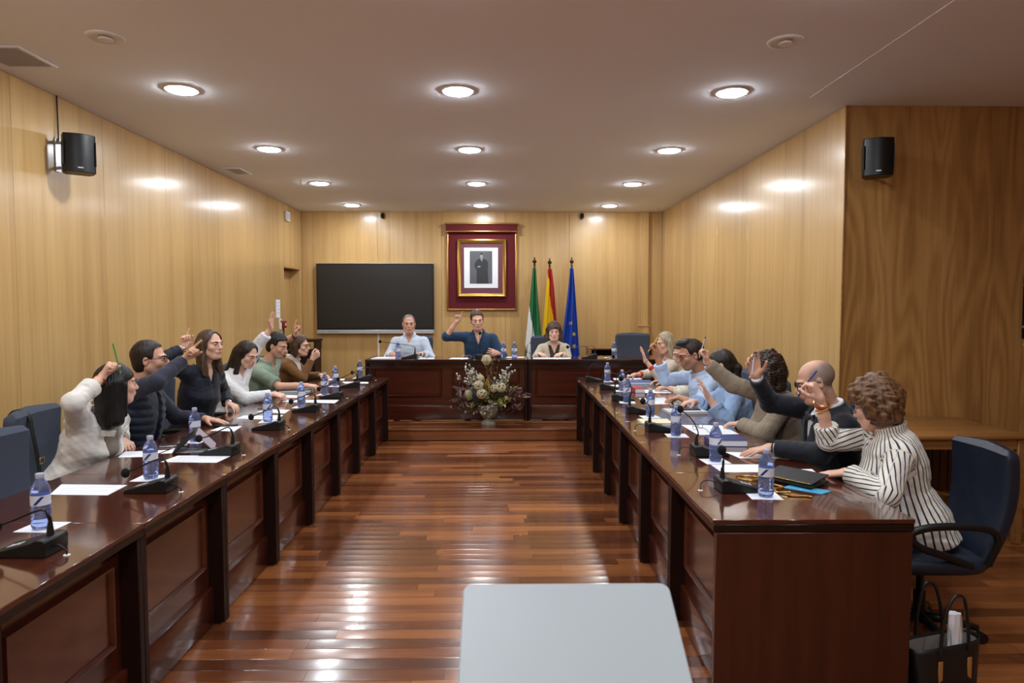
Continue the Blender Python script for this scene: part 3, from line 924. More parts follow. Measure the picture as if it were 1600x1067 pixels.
# ------------------------------------------------------------------ chairs of everyone
def ch(loc, rz, label, leather=False):
    o = copy_tree(chair_proto if leather else chair_proto2, None, label, loc, rz)
    return o
chair_proto.location = (2.02, 3.2, 0); chair_proto.rotation_euler = (0, 0, PI / 2 - 0.03); chair_proto.scale = (0.86, 0.92, 0.92)
# ================================================================== THINGS ON THE DESKS
TZ = 0.7502
HZ = DZ + 0.7802

# --- water bottles
m, nt, bs = nodes('blue_plastic_bottle')
bs.inputs['Base Color'].default_value = srgb(172, 192, 244)
bs.inputs['Transmission Weight'].default_value = 0.88
bs.inputs['Roughness'].default_value = 0.05
bs.inputs['IOR'].default_value = 1.3
MATS['blue_plastic_bottle'] = m
def bottle_mesh():
    prof = [(0.0, 0.004), (0.022, 0.001), (0.030, 0.004), (0.0325, 0.012)]
    z = 0.014
    for i in range(5):                      # ribbed lower body
        prof += [(0.0335, z), (0.0335, z + 0.009), (0.0315, z + 0.0125), (0.0315, z + 0.0135)]
        z += 0.0145
    prof += [(0.033, 0.09), (0.033, 0.134), (0.0338, 0.138), (0.0325, 0.15), (0.0285, 0.163), (0.021, 0.178), (0.0145, 0.187), (0.0135, 0.197)]
    return B().mat('blue_plastic_bottle').lathe(prof, 24, cap=False)
bt = thing('water_bottle', 'x', 'bottle', (0, 0, 0), 0, 'blue water bottles on the desks')
obj('bottle_body', bottle_mesh(), bt)
lb = obj('label_band', B().mat('label_white').lathe([(0.0334, 0.093), (0.0334, 0.131)], 24, cap=False), bt)
sw = B().mat('label_navy')
def swf(u, v):
    a = (u - 0.5) * 0.9 + (v - 0.5) * 0.9
    return (0.0339 * math.cos(a * 0.9), 0.0339 * math.sin(a * 0.9), 0.112 + (v - 0.5) * 0.03)
sw.grid(lambda u, v: swf(u * 0.45 + 0.27, v), 3, 6)
obj('label_mark', sw, lb)
obj('cap', B().mat('bottle_cap').lathe([(0.0145, 0.192), (0.015, 0.195), (0.015, 0.208), (0.0135, 0.2105), (0.0, 0.211)], 20, cap=False), bt)
left_b = [(-1.736, 2.567, 'before the nearest left microphone'), (-1.704, 3.312, 'behind the second microphone on the left desks'), (-1.897, 4.226, 'behind the propped tablet on the left desks'),
          (-1.694, 4.949, 'before the woman in a navy blouse'), (-1.661, 5.671, 'before the long-haired woman in white'), (-1.667, 6.449, 'before the man in the green polo'),
          (-1.743, 7.175, 'just before the woman in a brown cardigan'), (-1.645, 7.937, 'at the far end of the left desks')]
right_b = [(1.166, 2.954, 'nearest on the right desks'), (1.158, 3.637, 'before the man in the dark suit'), (1.13, 4.366, 'before the curly-haired woman'), (1.132, 5.134, 'before the woman in a pale blue shirt'),
           (1.094, 5.891, 'before the man with blue shirt and glasses'), (1.193, 6.695, 'beside the red book on the right desks'), (1.183, 7.555, 'at the far end of the right desks')]
head_b = [(-1.318, 8.74, 'before the grey-haired man at the head desk'), (0.033, 8.72, 'left of the two at the head desk middle'), (0.17, 8.72, 'right of the two at the head desk middle'), (1.447, 8.70, 'before the empty chair at the head desk')]
first = True
for x, y, w_ in [(a, c, d) for a, c, d in left_b + right_b] + head_b:
    z = HZ if y > 8.5 else TZ
    if y < 8.5: z += 0.0014
    else: z += 0.0002
    lab = 'blue plastic water bottle ' + w_
    rz = rnd.uniform(-2.6, -0.6)
    if first:
        bt['label'] = lab; bt.location = (x, y, z); bt.rotation_euler = (0, 0, rz); first = False
    else:
        copy_tree(bt, None, lab, (x, y, z), rz)

# --- sheets of paper
def sheet(name, label, cat, pts, z, mat='paper', th=0.0009, group=None, lines=0, curl=0.0, edge=None):
    cx = sum(p[0] for p in pts) / len(pts); cy = sum(p[1] for p in pts) / len(pts)
    poly = [(p[0] - cx, p[1] - cy) for p in pts]
    area = sum(poly[i][0] * poly[(i + 1) % len(poly)][1] - poly[(i + 1) % len(poly)][0] * poly[i][1] for i in range(len(poly)))
    if area < 0: poly = poly[::-1]
    if not lines:
        o = obj(name, B().mat(mat).prism(poly, th), None, (cx, cy, z + th / 2 + 0.0001))
        return tag(o, label, cat, group)
    t = thing(name, label, cat, (cx, cy, z + 0.0001), 0, group)
    obj('leaf', B().mat(mat).prism(poly, th, (0, 0, th / 2)), t)
    b = B().mat('paper_grey')
    a, c, d, e = [Vector((p[0], p[1], 0)) for p in poly]
    for i in range(lines):
        f = 0.12 + 0.74 * i / max(1, lines - 1)
        p0 = a.lerp(e, f).lerp(c.lerp(d, f), 0.1); p1 = a.lerp(e, f).lerp(c.lerp(d, f), 0.9 if i % 3 else 0.6)
        dr = (e - a).normalized() * 0.002
        tb = bmesh.new()
        vs = [tb.verts.new(q + Vector((0, 0, th + 0.0003))) for q in (p0 - dr, p1 - dr, p1 + dr, p0 + dr)]
        tb.faces.new(vs); b._merge(tb)
    obj('printed_lines', b, t)
    return t
G1, G2 = 'paper napkins under the bottles', 'sheets of paper on the desks'
def quad(x, y, w_, d, a=0.0):
    c, s = math.cos(a), math.sin(a)
    return [(x + px * c - py * s, y + px * s + py * c) for px, py in ((-w_ / 2, -d / 2), (w_ / 2, -d / 2), (w_ / 2, d / 2), (-w_ / 2, d / 2))]
for x, y, w_ in left_b + right_b:
    sheet('paper_napkin', 'white napkin under the bottle ' + w_, 'napkin', quad(x + rnd.uniform(-0.015, 0.015), y + rnd.uniform(-0.02, 0.02), 0.135, 0.125, rnd.uniform(-0.15, 0.15)), TZ, th=0.001, group=G1)
papers = [
 ('blank white sheet before the empty left chair', [(-2.011, 3.035), (-1.748, 3.021), (-1.755, 3.194), (-2.072, 3.211)], 6),
 ('white sheet under the hand of the woman in a white jacket', [(-2.126, 3.783), (-1.96, 3.80), (-1.95, 3.98), (-2.17, 3.934)], 0),
 ('printed sheet before the propped tablet', [(-1.834, 3.669), (-1.528, 3.649), (-1.514, 3.822), (-1.816, 3.826)], 8),
 ('white sheet under the tablet case on the left desks', [(-1.94, 3.88), (-1.72, 3.92), (-1.70, 4.02), (-1.93, 4.04)], 0),
 ('small sheet beside the hand of the man in navy', [(-1.963, 4.597), (-1.79, 4.571), (-1.812, 4.766), (-1.95, 4.743)], 0),
 ('white sheet before the woman in a navy blouse', [(-1.98, 5.088), (-1.663, 5.036), (-1.678, 5.253), (-1.973, 5.232)], 5),
 ('pale folded leaflet near the bracelet of the woman in navy', [(-1.95, 5.412), (-1.694, 5.329), (-1.707, 5.517), (-1.863, 5.547)], 4),
 ('large sheet by the fifth microphone of the left desks', [(-1.924, 5.979), (-1.44, 5.891), (-1.45, 6.093), (-1.9, 6.11)], 6),
 ('white sheet under the pen of the long-haired woman', [(-2.028, 6.25), (-1.8, 6.24), (-1.80, 6.40), (-2.028, 6.45)], 3),
 ('stack of sheets before the woman in a brown cardigan', [(-2.093, 7.90), (-1.80, 7.88), (-1.78, 7.72), (-2.0, 7.72)], 4),
 ('white sheet behind the seventh left microphone', [(-1.768, 7.58), (-1.468, 7.54), (-1.44, 7.39), (-1.698, 7.40)], 0),
 ('blank sheet nearest on the right desks', [(1.11, 3.566), (1.364, 3.562), (1.30, 3.393), (1.114, 3.396)], 0),
 ('creased sheet beside the hand of the woman in stripes', [(1.436, 3.45), (1.60, 3.454), (1.575, 3.29), (1.474, 3.26)], 0),
 ('sheet under the hand of the man in the suit', [(1.289, 3.873), (1.434, 3.856), (1.529, 3.707), (1.317, 3.711)], 0),
 ('broad sheet under the spectacles on the right desks', [(1.272, 4.768), (1.55, 4.746), (1.56, 4.42), (1.283, 4.394)], 9),
 ('white pages before the man with blue shirt and glasses', [(1.25, 6.16), (1.50, 6.20), (1.46, 5.80), (1.245, 5.78)], 8),
 ('pages beside the sixth right microphone', [(1.128, 7.22), (1.283, 7.24), (1.251, 7.05), (1.107, 7.06)], 5),
 ('pages under the wristwatch hands on the right desks', [(1.413, 6.80), (1.66, 6.76), (1.64, 6.531), (1.391, 6.536)], 6),
 ('pages before the blonde woman', [(1.302, 7.90), (1.62, 7.90), (1.62, 7.735), (1.284, 7.697)], 6),
]
for lab, pts, ln in papers:
    sheet('paper_sheet', lab, 'paper', pts, TZ, lines=ln, group=G2)
hp = [('stack of papers before the grey-haired man', [(-1.72 + 0.08, 8.6), (-1.34, 8.6), (-1.36, 8.82), (-1.6, 8.84)], 0.012),
      ('papers right of the grey-haired man microphone', [(-1.05, 8.62), (-0.84, 8.60), (-0.86, 8.78), (-1.04, 8.8)], 0.006),
      ('white sheet left of the head desk spectacles', [(-0.66, 8.6), (-0.42, 8.6), (-0.42, 8.8), (-0.64, 8.8)], 0.003),
      ('white sheet before the two head desk bottles', [(0.06, 8.8), (0.30, 8.8), (0.30, 8.95), (0.06, 8.95)], 0.003),
      ('white papers under the hands of the woman at the head desk', [(0.40, 8.62), (0.88, 8.62), (0.9, 8.78), (0.42, 8.8)], 0.003),
      ('napkin under the bottle before the empty head chair', [(1.34, 8.76), (1.50, 8.76), (1.50, 8.87), (1.34, 8.87)], 0.001)]
for lab, pts, th in hp:
    sheet('paper_sheet', lab, 'paper', pts, HZ, th=th, group='papers on the head desk')

# --- books, folders and small things
def book(name, label, cat, x, y, w_, d, h, a, m, z=TZ, pages=True):
    t = thing(name, label, cat, (x, y, z + 0.0002), a)
    if m not in MATS: raise KeyError(m)
    b = B().mat(m)
    b.box((0, 0, 0.0015), (w_, d, 0.003), 0.0008); b.box((0, 0, h - 0.0015), (w_, d, 0.003), 0.0008); b.box((-w_ / 2 + 0.0015, 0, h / 2), (0.003, d, h), 0.0008)
    obj('cover', b, t)
    obj('pages', B().mat('paper').box((0.001, 0, h / 2), (w_ - 0.008, d - 0.006, h - 0.0062)), t)
    return t
plain('book_red', srgb(164, 30, 44), 0.5, bump=0.1); plain('book_blue', srgb(44, 92, 170), 0.45, bump=0.1); plain('book_navy', srgb(32, 48, 110), 0.45, bump=0.15)
plain('book_cream', srgb(224, 214, 178), 0.6, bump=0.1); plain('folder_grey', srgb(120, 128, 122), 0.5, bump=0.1); plain('folder_cyan', srgb(70, 160, 200), 0.5, bump=0.05)
plain('tablet_case', srgb(18, 18, 22), 0.5, bump=0.2, bscale=300); plain('tablet_lilac', srgb(166, 152, 164), 0.35, bump=0.05)
book('red_book', 'thick red book between the right desk papers', 'book', 1.335, 6.66, 0.10, 0.24, 0.042, 0.05, 'book_red')
book('blue_folder', 'bright blue ring folder before the cream-shirted person', 'folder', 1.50, 7.34, 0.26, 0.2, 0.028, 0.03, 'book_blue')
book('navy_book', 'thick navy book on the right desks beside the suited man papers', 'book', 1.36, 4.08, 0.23, 0.12, 0.04, -0.06, 'book_navy')
book('navy_notebook', 'flat navy notebook behind the thick navy book', 'notebook', 1.40, 4.20, 0.17, 0.09, 0.03, 0.03, 'book_navy')
book('cream_notebook', 'cream notebook beside the third right microphone', 'notebook', 1.10, 4.84, 0.22, 0.19, 0.018, -0.03, 'book_cream')
book('grey_folder', 'grey-green folder under the forearm of the green polo man', 'folder', -2.02, 6.72, 0.30, 0.21, 0.02, 0.12, 'folder_grey')
book('magazine', 'grey printed magazine under the phone on the right desks', 'magazine', 1.45, 5.34, 0.31, 0.2, 0.018, 0.04, 'paper_grey')
t = thing('phone', 'slim dark phone lying on the grey magazine', 'phone', (1.50, 5.36, TZ + 0.0186), 0.1)
obj('phone_body', B().mat('black_plastic').box((0, 0, 0.004), (0.15, 0.072, 0.008), 0.003), t)
obj('phone_glass', B().mat('screen_glass').box((0, 0, 0.0083), (0.142, 0.066, 0.0006)), t)
t = thing('phone', 'dark phone with a pale edge lying beside the propped tablet', 'phone', (-1.97, 4.10, TZ + 0.0002), 0.35)
obj('phone_body', B().mat('silver').box((0, 0, 0.004), (0.15, 0.072, 0.008), 0.003), t)
obj('phone_glass', B().mat('screen_glass').box((0, 0, 0.0083), (0.142, 0.066, 0.0006)), t)
t = thing('phone', 'dark phone under the hand of the man in navy', 'phone', (-1.93, 4.78, TZ + 0.0012), 0.1)
obj('phone_body', B().mat('black_plastic').box((0, 0, 0.004), (0.15, 0.072, 0.008), 0.003), t)
obj('phone_glass', B().mat('screen_glass').box((0, 0, 0.0083), (0.142, 0.066, 0.0006)), t)
t = thing('phone', 'pale phone lying near the woman in a navy blouse', 'phone', (-1.92, 5.62, TZ + 0.0002), 0.1)
obj('phone_body', B().mat('tablet_lilac').box((0, 0, 0.004), (0.15, 0.072, 0.008), 0.003), t)
obj('phone_glass', B().mat('screen_glass').box((0, 0, 0.0083), (0.142, 0.066, 0.0006)), t)
# tablet standing like a tent in its folding case
t = thing('tablet', 'tablet propped like a tent in its dark folding case', 'tablet', (-1.80, 4.0, TZ + 0.002), math.radians(20))
th_ = math.radians(48)
obj('tablet_body', B().mat('tablet_case').box((-0.045, 0, 0.055), (0.165, 0.24, 0.009), 0.003, (0, -math.radians(42), 0)), t)
obj('tablet_glass', B().mat('screen_glass').box((-0.0486, 0, 0.0585), (0.15, 0.225, 0.001), 0, (0, -math.radians(42), 0)), t)
obj('case_flap', B().mat('tablet_lilac').box((0.062, 0, 0.055), (0.145, 0.235, 0.004), 0.001, (0, math.radians(48), 0)), t)
# the near right corner: case, blue sheet, gold cord
t = thing('tablet', 'closed tablet in a dark leather case beside the striped sleeve', 'tablet', (1.40, 3.2, TZ + 0.004), math.radians(-52))
obj('case_cover', B().mat('tablet_case').box((0, 0, 0.03), (0.25, 0.17, 0.007), 0.002, (0.12, 0, 0)), t)
obj('case_back', B().mat('tablet_case').box((0, 0.0, 0.008), (0.25, 0.17, 0.012), 0.002), t)
obj('gold_edge', B().mat('brass').box((0, -0.083, 0.0235), (0.24, 0.004, 0.004), 0.001, (0.12, 0, 0)), t)
sheet('blue_card', 'cyan blue card sticking out under the dark tablet case', 'card', [(1.30, 3.10), (1.37, 3.15), (1.50, 3.035), (1.43, 2.985)], TZ, 'folder_cyan', 0.002)
t = obj('gold_cord', B().mat('gold').tube(catmull([(1.27, 3.15, TZ + 0.005), (1.30, 3.09, TZ + 0.005), (1.25, 3.06, TZ + 0.005), (1.24, 3.01, TZ + 0.005), (1.29, 2.99, TZ + 0.01), (1.27, 2.96, TZ + 0.005), (1.34, 2.945, TZ + 0.005), (1.36, 2.93, TZ + 0.005)]), 0.0045, 6))
tag(t, 'tangled gold cord lying before the dark tablet case', 'cord')
t = obj('tan_cord', B().mat('gold').tube(catmull([(1.152, 3.3, TZ + 0.004), (1.2, 3.31, TZ + 0.004), (1.256, 3.289, TZ + 0.004), (1.25, 3.24, TZ + 0.004), (1.19, 3.225, TZ + 0.004), (1.152, 3.27, TZ + 0.004)]), 0.0035, 6))
tag(t, 'small loop of tan cord between napkin and near right microphone', 'cord')

def spectacles(t, m='black_metal', w_=0.062, r=0.0016):
    for s in (-1, 1):
        pts = [(s * 0.033 + 0.026 * math.copysign(abs(math.cos(a)) ** 0.7, math.cos(a)), 0, 0.02 * math.copysign(abs(math.sin(a)) ** 0.8, math.sin(a))) for a in [2 * PI * i / 20 for i in range(20)]]
        obj('rim', B().mat(m).tube(pts, r, 6, True), t)
        obj('temple', B().mat(m).tube([(s * 0.059, 0, 0.008), (s * 0.066, -0.02, 0.01), (s * 0.068, -0.1, 0.006), (s * 0.066, -0.135, -0.018)], r, 6), t)
    obj('bridge', B().mat(m).tube([(-0.008, 0, 0.004), (0, 0.003, 0.008), (0.008, 0, 0.004)], r, 6), t)
t = thing('spectacles', 'thin wire spectacles lying on the broad sheet of the right desks', 'glasses', (1.34, 4.6, TZ + 0.021), 0.7)
spectacles(t)
t = thing('spectacles', 'folded spectacles lying on the head desk before the man in navy', 'glasses', (-0.44, 8.66, HZ + 0.025), 2.9)
spectacles(t, 'silver')
# white alarm-clock-like token before the grey-haired man
t = thing('desk_clock', 'small white round clock behind the head desk microphone', 'clock', (-1.04, 8.84, HZ + 0.007), 0)
obj('body', B().mat('white_plastic').lathe([(0.03, -0.01), (0.032, 0.0), (0.03, 0.012)], 20, (0, 0, 0.035), (PI / 2, 0, 0)), t)
obj('foot', B().mat('white_plastic').box((0, 0, 0.003), (0.04, 0.03, 0.006), 0.001), t)
obj('dial', B().mat('photo_grey').lathe([(0.02, 0), (0.02, 0.002)], 18, (0, -0.0105, 0.035), (PI / 2, 0, 0)), t)

# --- conference microphones
def microphone(label, x, y, z, rz, neck, led=True, cable=None, group='desk microphones'):
    """local +x towards the speaker; neck: points (x, y, z) from the socket to the capsule"""
    t = thing('desk_microphone', label, 'microphone', (x, y, z), rz, group)
    side = [(-0.095, 0.0), (0.095, 0.0), (0.097, 0.008), (0.09, 0.015), (-0.045, 0.05), (-0.062, 0.06), (-0.09, 0.06), (-0.097, 0.05)]
    obj('mic_base', B().mat('black_plastic').prism(side, 0.12, (0, 0, 0), (PI / 2, 0, 0), bev=0.003), t)
    obj('socket', B().mat('black_plastic').lathe([(0.013, 0), (0.011, 0.02), (0.007, 0.05)], 12, (-0.075, 0, 0.055)), t)
    p = catmull([(-0.075, 0, 0.06)] + neck, 6)
    n = len(p)
    obj('gooseneck', B().mat('black_metal').tube(p, [0.006 if i < n * 0.35 else 0.0035 for i in range(n)], 8), t)
    e = Vector(p[-1]); d = (e - Vector(p[-3])).normalized()
    obj('foam_ball', B().mat('black_foam').ball(e + d * 0.008, (0.019, 0.019, 0.022), 14, 10), t)
    b = B().mat('paper_grey')
    for i in range(3):
        b.box((0.02 + i * 0.018, 0.01, 0.0335 - i * 0.0047), (0.01, 0.03, 0.002), 0, (0, 0.253, 0))
    obj('buttons', b, t)
    cb = cable or [(-0.095, 0.02, 0.03), (-0.125, 0.03, 0.035), (-0.15, 0.035, 0.02), (-0.15, 0.03, 0.002)]
    obj('cable', B().mat('cable').tube(catmull(cb, 6), 0.0028, 6), t)
    obj('grommet', B().mat('white_plastic').lathe([(0.011, 0.0), (0.011, 0.0025), (0.007, 0.003)], 12, (cb[-1][0], cb[-1][1], 0.0)), t)
    return t
arch = [(-0.078, 0, 0.1), (-0.06, 0, 0.145), (-0.02, 0.0, 0.14), (0.05, -0.005, 0.108), (0.115, -0.01, 0.083)]
lm = [(-1.613, 2.32, 'nearest on the left desks'), (-1.595, 3.10, 'second on the left desks, before the empty chair'), (-1.60, 3.87, 'right beside the propped tablet'), (-1.592, 4.66, 'before the man in navy'),
      (-1.56, 5.45, 'before the woman in a navy blouse'), (-1.551, 6.245, 'before the long-haired woman in white'), (-1.57, 7.08, 'before the man in the green polo'), (-1.57, 7.75, 'at the far end of the left desks')]
for i, (x, y, w_) in enumerate(lm):
    nk = [(a, b_ + (0.0 if i != 0 else 0), c + rnd.uniform(-0.004, 0.004)) for a, b_, c in arch]
    microphone('black gooseneck desk microphone ' + w_, x, y, TZ + 0.0003, PI + rnd.uniform(-0.05, 0.05), nk)
rm = [(1.082, 3.06, 'nearest on the right desks', [(-0.073, 0, 0.1), (-0.07, 0, 0.15), (-0.062, 0.0, 0.185), (-0.068, -0.005, 0.197), (-0.078, -0.01, 0.192)]),
      (1.175, 3.80, 'before the man in the suit', [(-0.073, 0, 0.1), (-0.066, 0, 0.13), (-0.09, 0.02, 0.19), (-0.12, 0.05, 0.225), (-0.142, 0.07, 0.245)]),
      (1.075, 4.55, 'before the curly-haired woman', [(-0.073, 0, 0.1), (-0.068, 0, 0.14), (-0.08, 0.0, 0.175), (-0.10, 0.0, 0.185), (-0.12, -0.01, 0.198)]),
      (1.085, 5.32, 'before the woman in a pale blue shirt', [(-0.073, 0, 0.12), (-0.062, 0, 0.18), (-0.07, 0.03, 0.235), (-0.10, 0.06, 0.27), (-0.125, 0.07, 0.265)]),
      (1.085, 6.03, 'before the man with blue shirt and glasses', [(-0.073, 0, 0.12), (-0.06, 0, 0.19), (-0.04, 0.0, 0.23), (-0.0, 0.0, 0.25), (0.05, 0.0, 0.25)]),
      (1.095, 6.85, 'before the person in a cream shirt', [(-0.073, 0, 0.1), (-0.065, 0, 0.145), (-0.03, 0.0, 0.17), (0.02, -0.005, 0.165), (0.08, -0.01, 0.15)]),
      (1.04, 7.555, 'at the far end of the right desks', [(-0.07, 0, 0.1), (-0.06, 0, 0.15), (0.0, 0.0, 0.205), (0.1, 0.0, 0.24), (0.2, 0.0, 0.275)])]
for x, y, w_, nk in rm:
    microphone('black gooseneck desk microphone ' + w_, x, y, TZ + 0.0003, rnd.uniform(-0.05, 0.05), nk, cable=[(-0.095, 0.02, 0.03), (-0.13, 0.03, 0.04), (-0.165, 0.02, 0.03), (-0.175, 0.0, 0.002)])
hm = [(-1.175, 8.72, 'before the grey-haired man at the head desk', PI + 0.0, [(-0.076, 0, 0.1), (-0.07, 0, 0.145), (-0.01, 0, 0.17), (0.12, 0.0, 0.185), (0.36, 0.0, 0.215)]),
      (-0.27, 8.72, 'before the man in navy at the head desk', PI / 2, [(-0.074, 0, 0.11), (-0.065, 0, 0.17), (-0.05, 0, 0.24), (-0.02, 0.0, 0.29), (0.0, 0.0, 0.315)]),
      (1.13, 8.72, 'before the woman at the head desk', PI + 0.0, [(-0.076, 0, 0.1), (-0.07, 0, 0.135), (-0.02, 0, 0.15), (0.12, 0.0, 0.152), (0.27, 0.0, 0.145)])]
for x, y, w_, rz, nk in hm:
    microphone('black gooseneck desk microphone ' + w_, x, y, HZ + 0.0003, rz, nk, cable=[(-0.095, 0.02, 0.02), (-0.13, 0.05, 0.04), (-0.19, 0.07, 0.03), (-0.25, 0.06, 0.003)])

# ------------------------------------------------------------------ flower arrangement in a stone urn
t = thing('flower_urn', 'stone urn of dried flowers and wicker balls before the head desk', 'flower arrangement', (-0.158, 8.3, DZ + 0.0002))
obj('urn', B().mat('stone').lathe([(0.0, 0.0), (0.088, 0.0), (0.09, 0.02), (0.07, 0.045), (0.045, 0.062), (0.04, 0.078), (0.055, 0.09), (0.09, 0.115), (0.118, 0.16), (0.125, 0.2), (0.122, 0.22), (0.135, 0.226), (0.135, 0.24), (0.115, 0.245), (0.105, 0.22), (0.0, 0.2)], 28, cap=False), t)
obj('urn_ribs', B().mat('stone').tube([(0.124 * math.cos(a), 0.124 * math.sin(a), 0.19 + 0.006 * (i % 2)) for i, a in enumerate([2 * PI * k / 40 for k in range(40)])], 0.006, 6, True), t)
plain('leaf_purple', srgb(110, 78, 76), 0.6, var=0.35, bscale=30); plain('leaf_green', srgb(112, 122, 74), 0.6, var=0.35, bscale=30); plain('leaf_lime', srgb(140, 142, 72), 0.6, var=0.3, bscale=30)
plain('leaf_grey', srgb(140, 138, 120), 0.7, var=0.3, bscale=30); plain('blossom', srgb(226, 220, 210), 0.7, var=0.1); plain('blossom_pink', srgb(186, 160, 160), 0.7, var=0.15)
plain('stem_brown', srgb(84, 62, 42), 0.7, var=0.2); plain('seed_gold', srgb(170, 130, 66), 0.8, var=0.3, bscale=80)
r2 = random.Random(21)
def rdir(az, el): return Vector((math.cos(az) * math.cos(el), math.sin(az) * math.cos(el), math.sin(el)))
def spray(name, base, tip, sag, leaf_m, n, ll, lw, stem_m='stem_brown', tips=None, droop=0.3, start=0.25):
    b = B().mat(stem_m)
    base, tip = Vector(base), Vector(tip)
    if tip.y > 0.13: tip.y = 0.13 - 0.1 * r2.random()
    mid = base.lerp(tip, 0.55) + Vector((0, 0, sag))
    pts = catmull([base, mid, tip], 5)
    b.tube(pts, [0.004 - 0.0025 * i / len(pts) for i in range(len(pts))], 5)
    for i in range(n):
        f = start + (1 - start) * (i + 0.5) / n
        p = pts[min(len(pts) - 1, int(f * (len(pts) - 1) + 0.5))]
        d = (pts[-1] - pts[0]).normalized()
        side = rdir(r2.uniform(0, 2 * PI), r2.uniform(-0.6, 0.9))
        ld = (d * 0.7 + side).normalized()
        l_ = ll * r2.uniform(0.7, 1.2); w2 = lw * r2.uniform(0.8, 1.2)
        b.mat(leaf_m)
        nrm = ld.cross(Vector((r2.gauss(0, 1), r2.gauss(0, 1), r2.gauss(0, 1)))).normalized()
        sd = ld.cross(nrm)
        tb = bmesh.new()
        prof = [(0, 0), (0.25, 0.8), (0.5, 1.0), (0.8, 0.6), (1.0, 0.0)]
        cen = [tb.verts.new(p + ld * l_ * a - nrm * (l_ * droop * a * a) + nrm * 0.0) for a, _ in prof]
        for sgn in (-1, 1):
            ed = [tb.verts.new(p + ld * l_ * a + sd * sgn * w2 * wd - nrm * (l_ * droop * a * a) + nrm * (w2 * 0.35 * wd)) for a, wd in prof[1:-1]]
            tb.faces.new((cen[0], cen[1], ed[0]))
            tb.faces.new((cen[1], cen[2], ed[1], ed[0])); tb.faces.new((cen[2], cen[3], ed[2], ed[1])); tb.faces.new((cen[3], cen[4], ed[2]))
        b._merge(tb)
        if tips and r2.random() < tips[1]:
            b.mat(tips[0])
            b.ball(p + ld * l_ * 0.8 + Vector((0, 0, 0.01)), r2.uniform(0.008, 0.014), 6, 4)
    obj(name, b, t)
top = Vector((0, 0, 0.22))
for i in range(24):       # long dark purple leaves reaching out to both sides
    az = (0.25 if i % 2 else PI - 0.25) + r2.uniform(-0.7, 0.7); el = r2.uniform(-0.15, 0.6)
    ln = r2.uniform(0.34, 0.5)
    spray('purple_spray', top, top + rdir(az, el) * ln, 0.04, 'leaf_purple', 13, 0.11, 0.02)
for i in range(16):       # pale blossom branches, upper left and right
    az = r2.choice((2.5, 2.9, 0.5, 0.9, -2.4, -0.8)) + r2.uniform(-0.4, 0.4); el = r2.uniform(0.65, 1.15)
    spray('blossom_branch', top, top + rdir(az, el) * r2.uniform(0.42, 0.58), 0.02, 'leaf_grey', 14, 0.045, 0.012, tips=('blossom', 0.9), start=0.35)
for i in range(46):       # green filling
    az = r2.uniform(0, 2 * PI); el = r2.uniform(0.05, 1.2)
    spray('green_spray', top, top + rdir(az, el) * r2.uniform(0.22, 0.44), 0.03, r2.choice(('leaf_green', 'leaf_lime', 'leaf_grey')), 18, 0.055, 0.013)
for i in range(8):        # low trailing sprigs with pink tips
    az = -PI / 2 + r2.uniform(-1.4, 1.4)
    spray('trailing_sprig', top, top + rdir(az, -0.05) * r2.uniform(0.2, 0.34) + Vector((0, 0, -0.07)), 0.06, 'leaf_green', 13, 0.04, 0.009, tips=('blossom_pink', 0.45))
for i in range(9):        # bare upright twigs
    az = r2.uniform(0, 2 * PI); e_ = r2.uniform(1.15, 1.5)
    spray('dry_twig', top, top + rdir(az, e_) * r2.uniform(0.5, 0.66), 0.0, 'seed_gold', 5, 0.05, 0.004, start=0.6)
def wicker(c, r, m='twine'):
    b = B().mat('stem_brown')
    b.ball(c, r * 0.86, 14, 10)
    b.mat(m)
    for k in range(16):
        ax = rdir(r2.uniform(0, 2 * PI), r2.uniform(-1.2, 1.2))
        u_ = ax.orthogonal().normalized(); v_ = ax.cross(u_)
        b.tube([Vector(c) + (u_ * math.cos(2 * PI * j / 20) + v_ * math.sin(2 * PI * j / 20)) * r for j in range(20)], 0.0048, 5, True)
    obj('wicker_ball', b, t)
for c, r in (((-0.115, -0.17, 0.50), 0.058), ((-0.075, -0.2, 0.405), 0.056), ((0.155, -0.16, 0.475), 0.056), ((-0.235, -0.08, 0.385), 0.05), ((0.07, -0.1, 0.455), 0.045), ((-0.10, -0.02, 0.565), 0.05)):
    wicker(c, r)
b = B().mat('twine')          # the big dry seed head on top
b.ball((-0.02, -0.05, 0.80), (0.055, 0.055, 0.062), 14, 10)
for k in range(18):
    a = 2 * PI * k / 18
    b.tube([(-0.02 + 0.02 * math.cos(a), -0.05 + 0.02 * math.sin(a), 0.735), (-0.02 + 0.06 * math.cos(a), -0.05 + 0.06 * math.sin(a), 0.79), (-0.02 + 0.045 * math.cos(a + 0.3), -0.05 + 0.045 * math.sin(a + 0.3), 0.85)], [0.004, 0.006, 0.002], 5)
b.mat('stem_brown').tube([(0, 0, 0.22), (-0.01, -0.03, 0.5), (-0.02, -0.05, 0.74)], 0.005, 6)
obj('seed_head', b, t)
b = B().mat('seed_gold')
for k in range(40):
    p = Vector((r2.gauss(0.0, 0.02), -0.12 + r2.gauss(0, 0.02), r2.uniform(0.42, 0.6)))
    b.tube([p, p + Vector((r2.gauss(0, 0.02), r2.gauss(0, 0.02), -0.04))], [0.004, 0.002], 4)
o = obj('amaranth_tassel', b, t); o['kind'] = 'stuff'
obj('ribbon', B().mat(plain('ribbon_navy', srgb(18, 24, 40), 0.5, bump=0.1)).grid(lambda u, v: (-0.155 + 0.045 * (u - 0.5) + 0.012 * math.sin(v * 5), -0.175 - 0.02 * math.sin(v * 3), 0.28 + 0.18 * v), 4, 10), t)

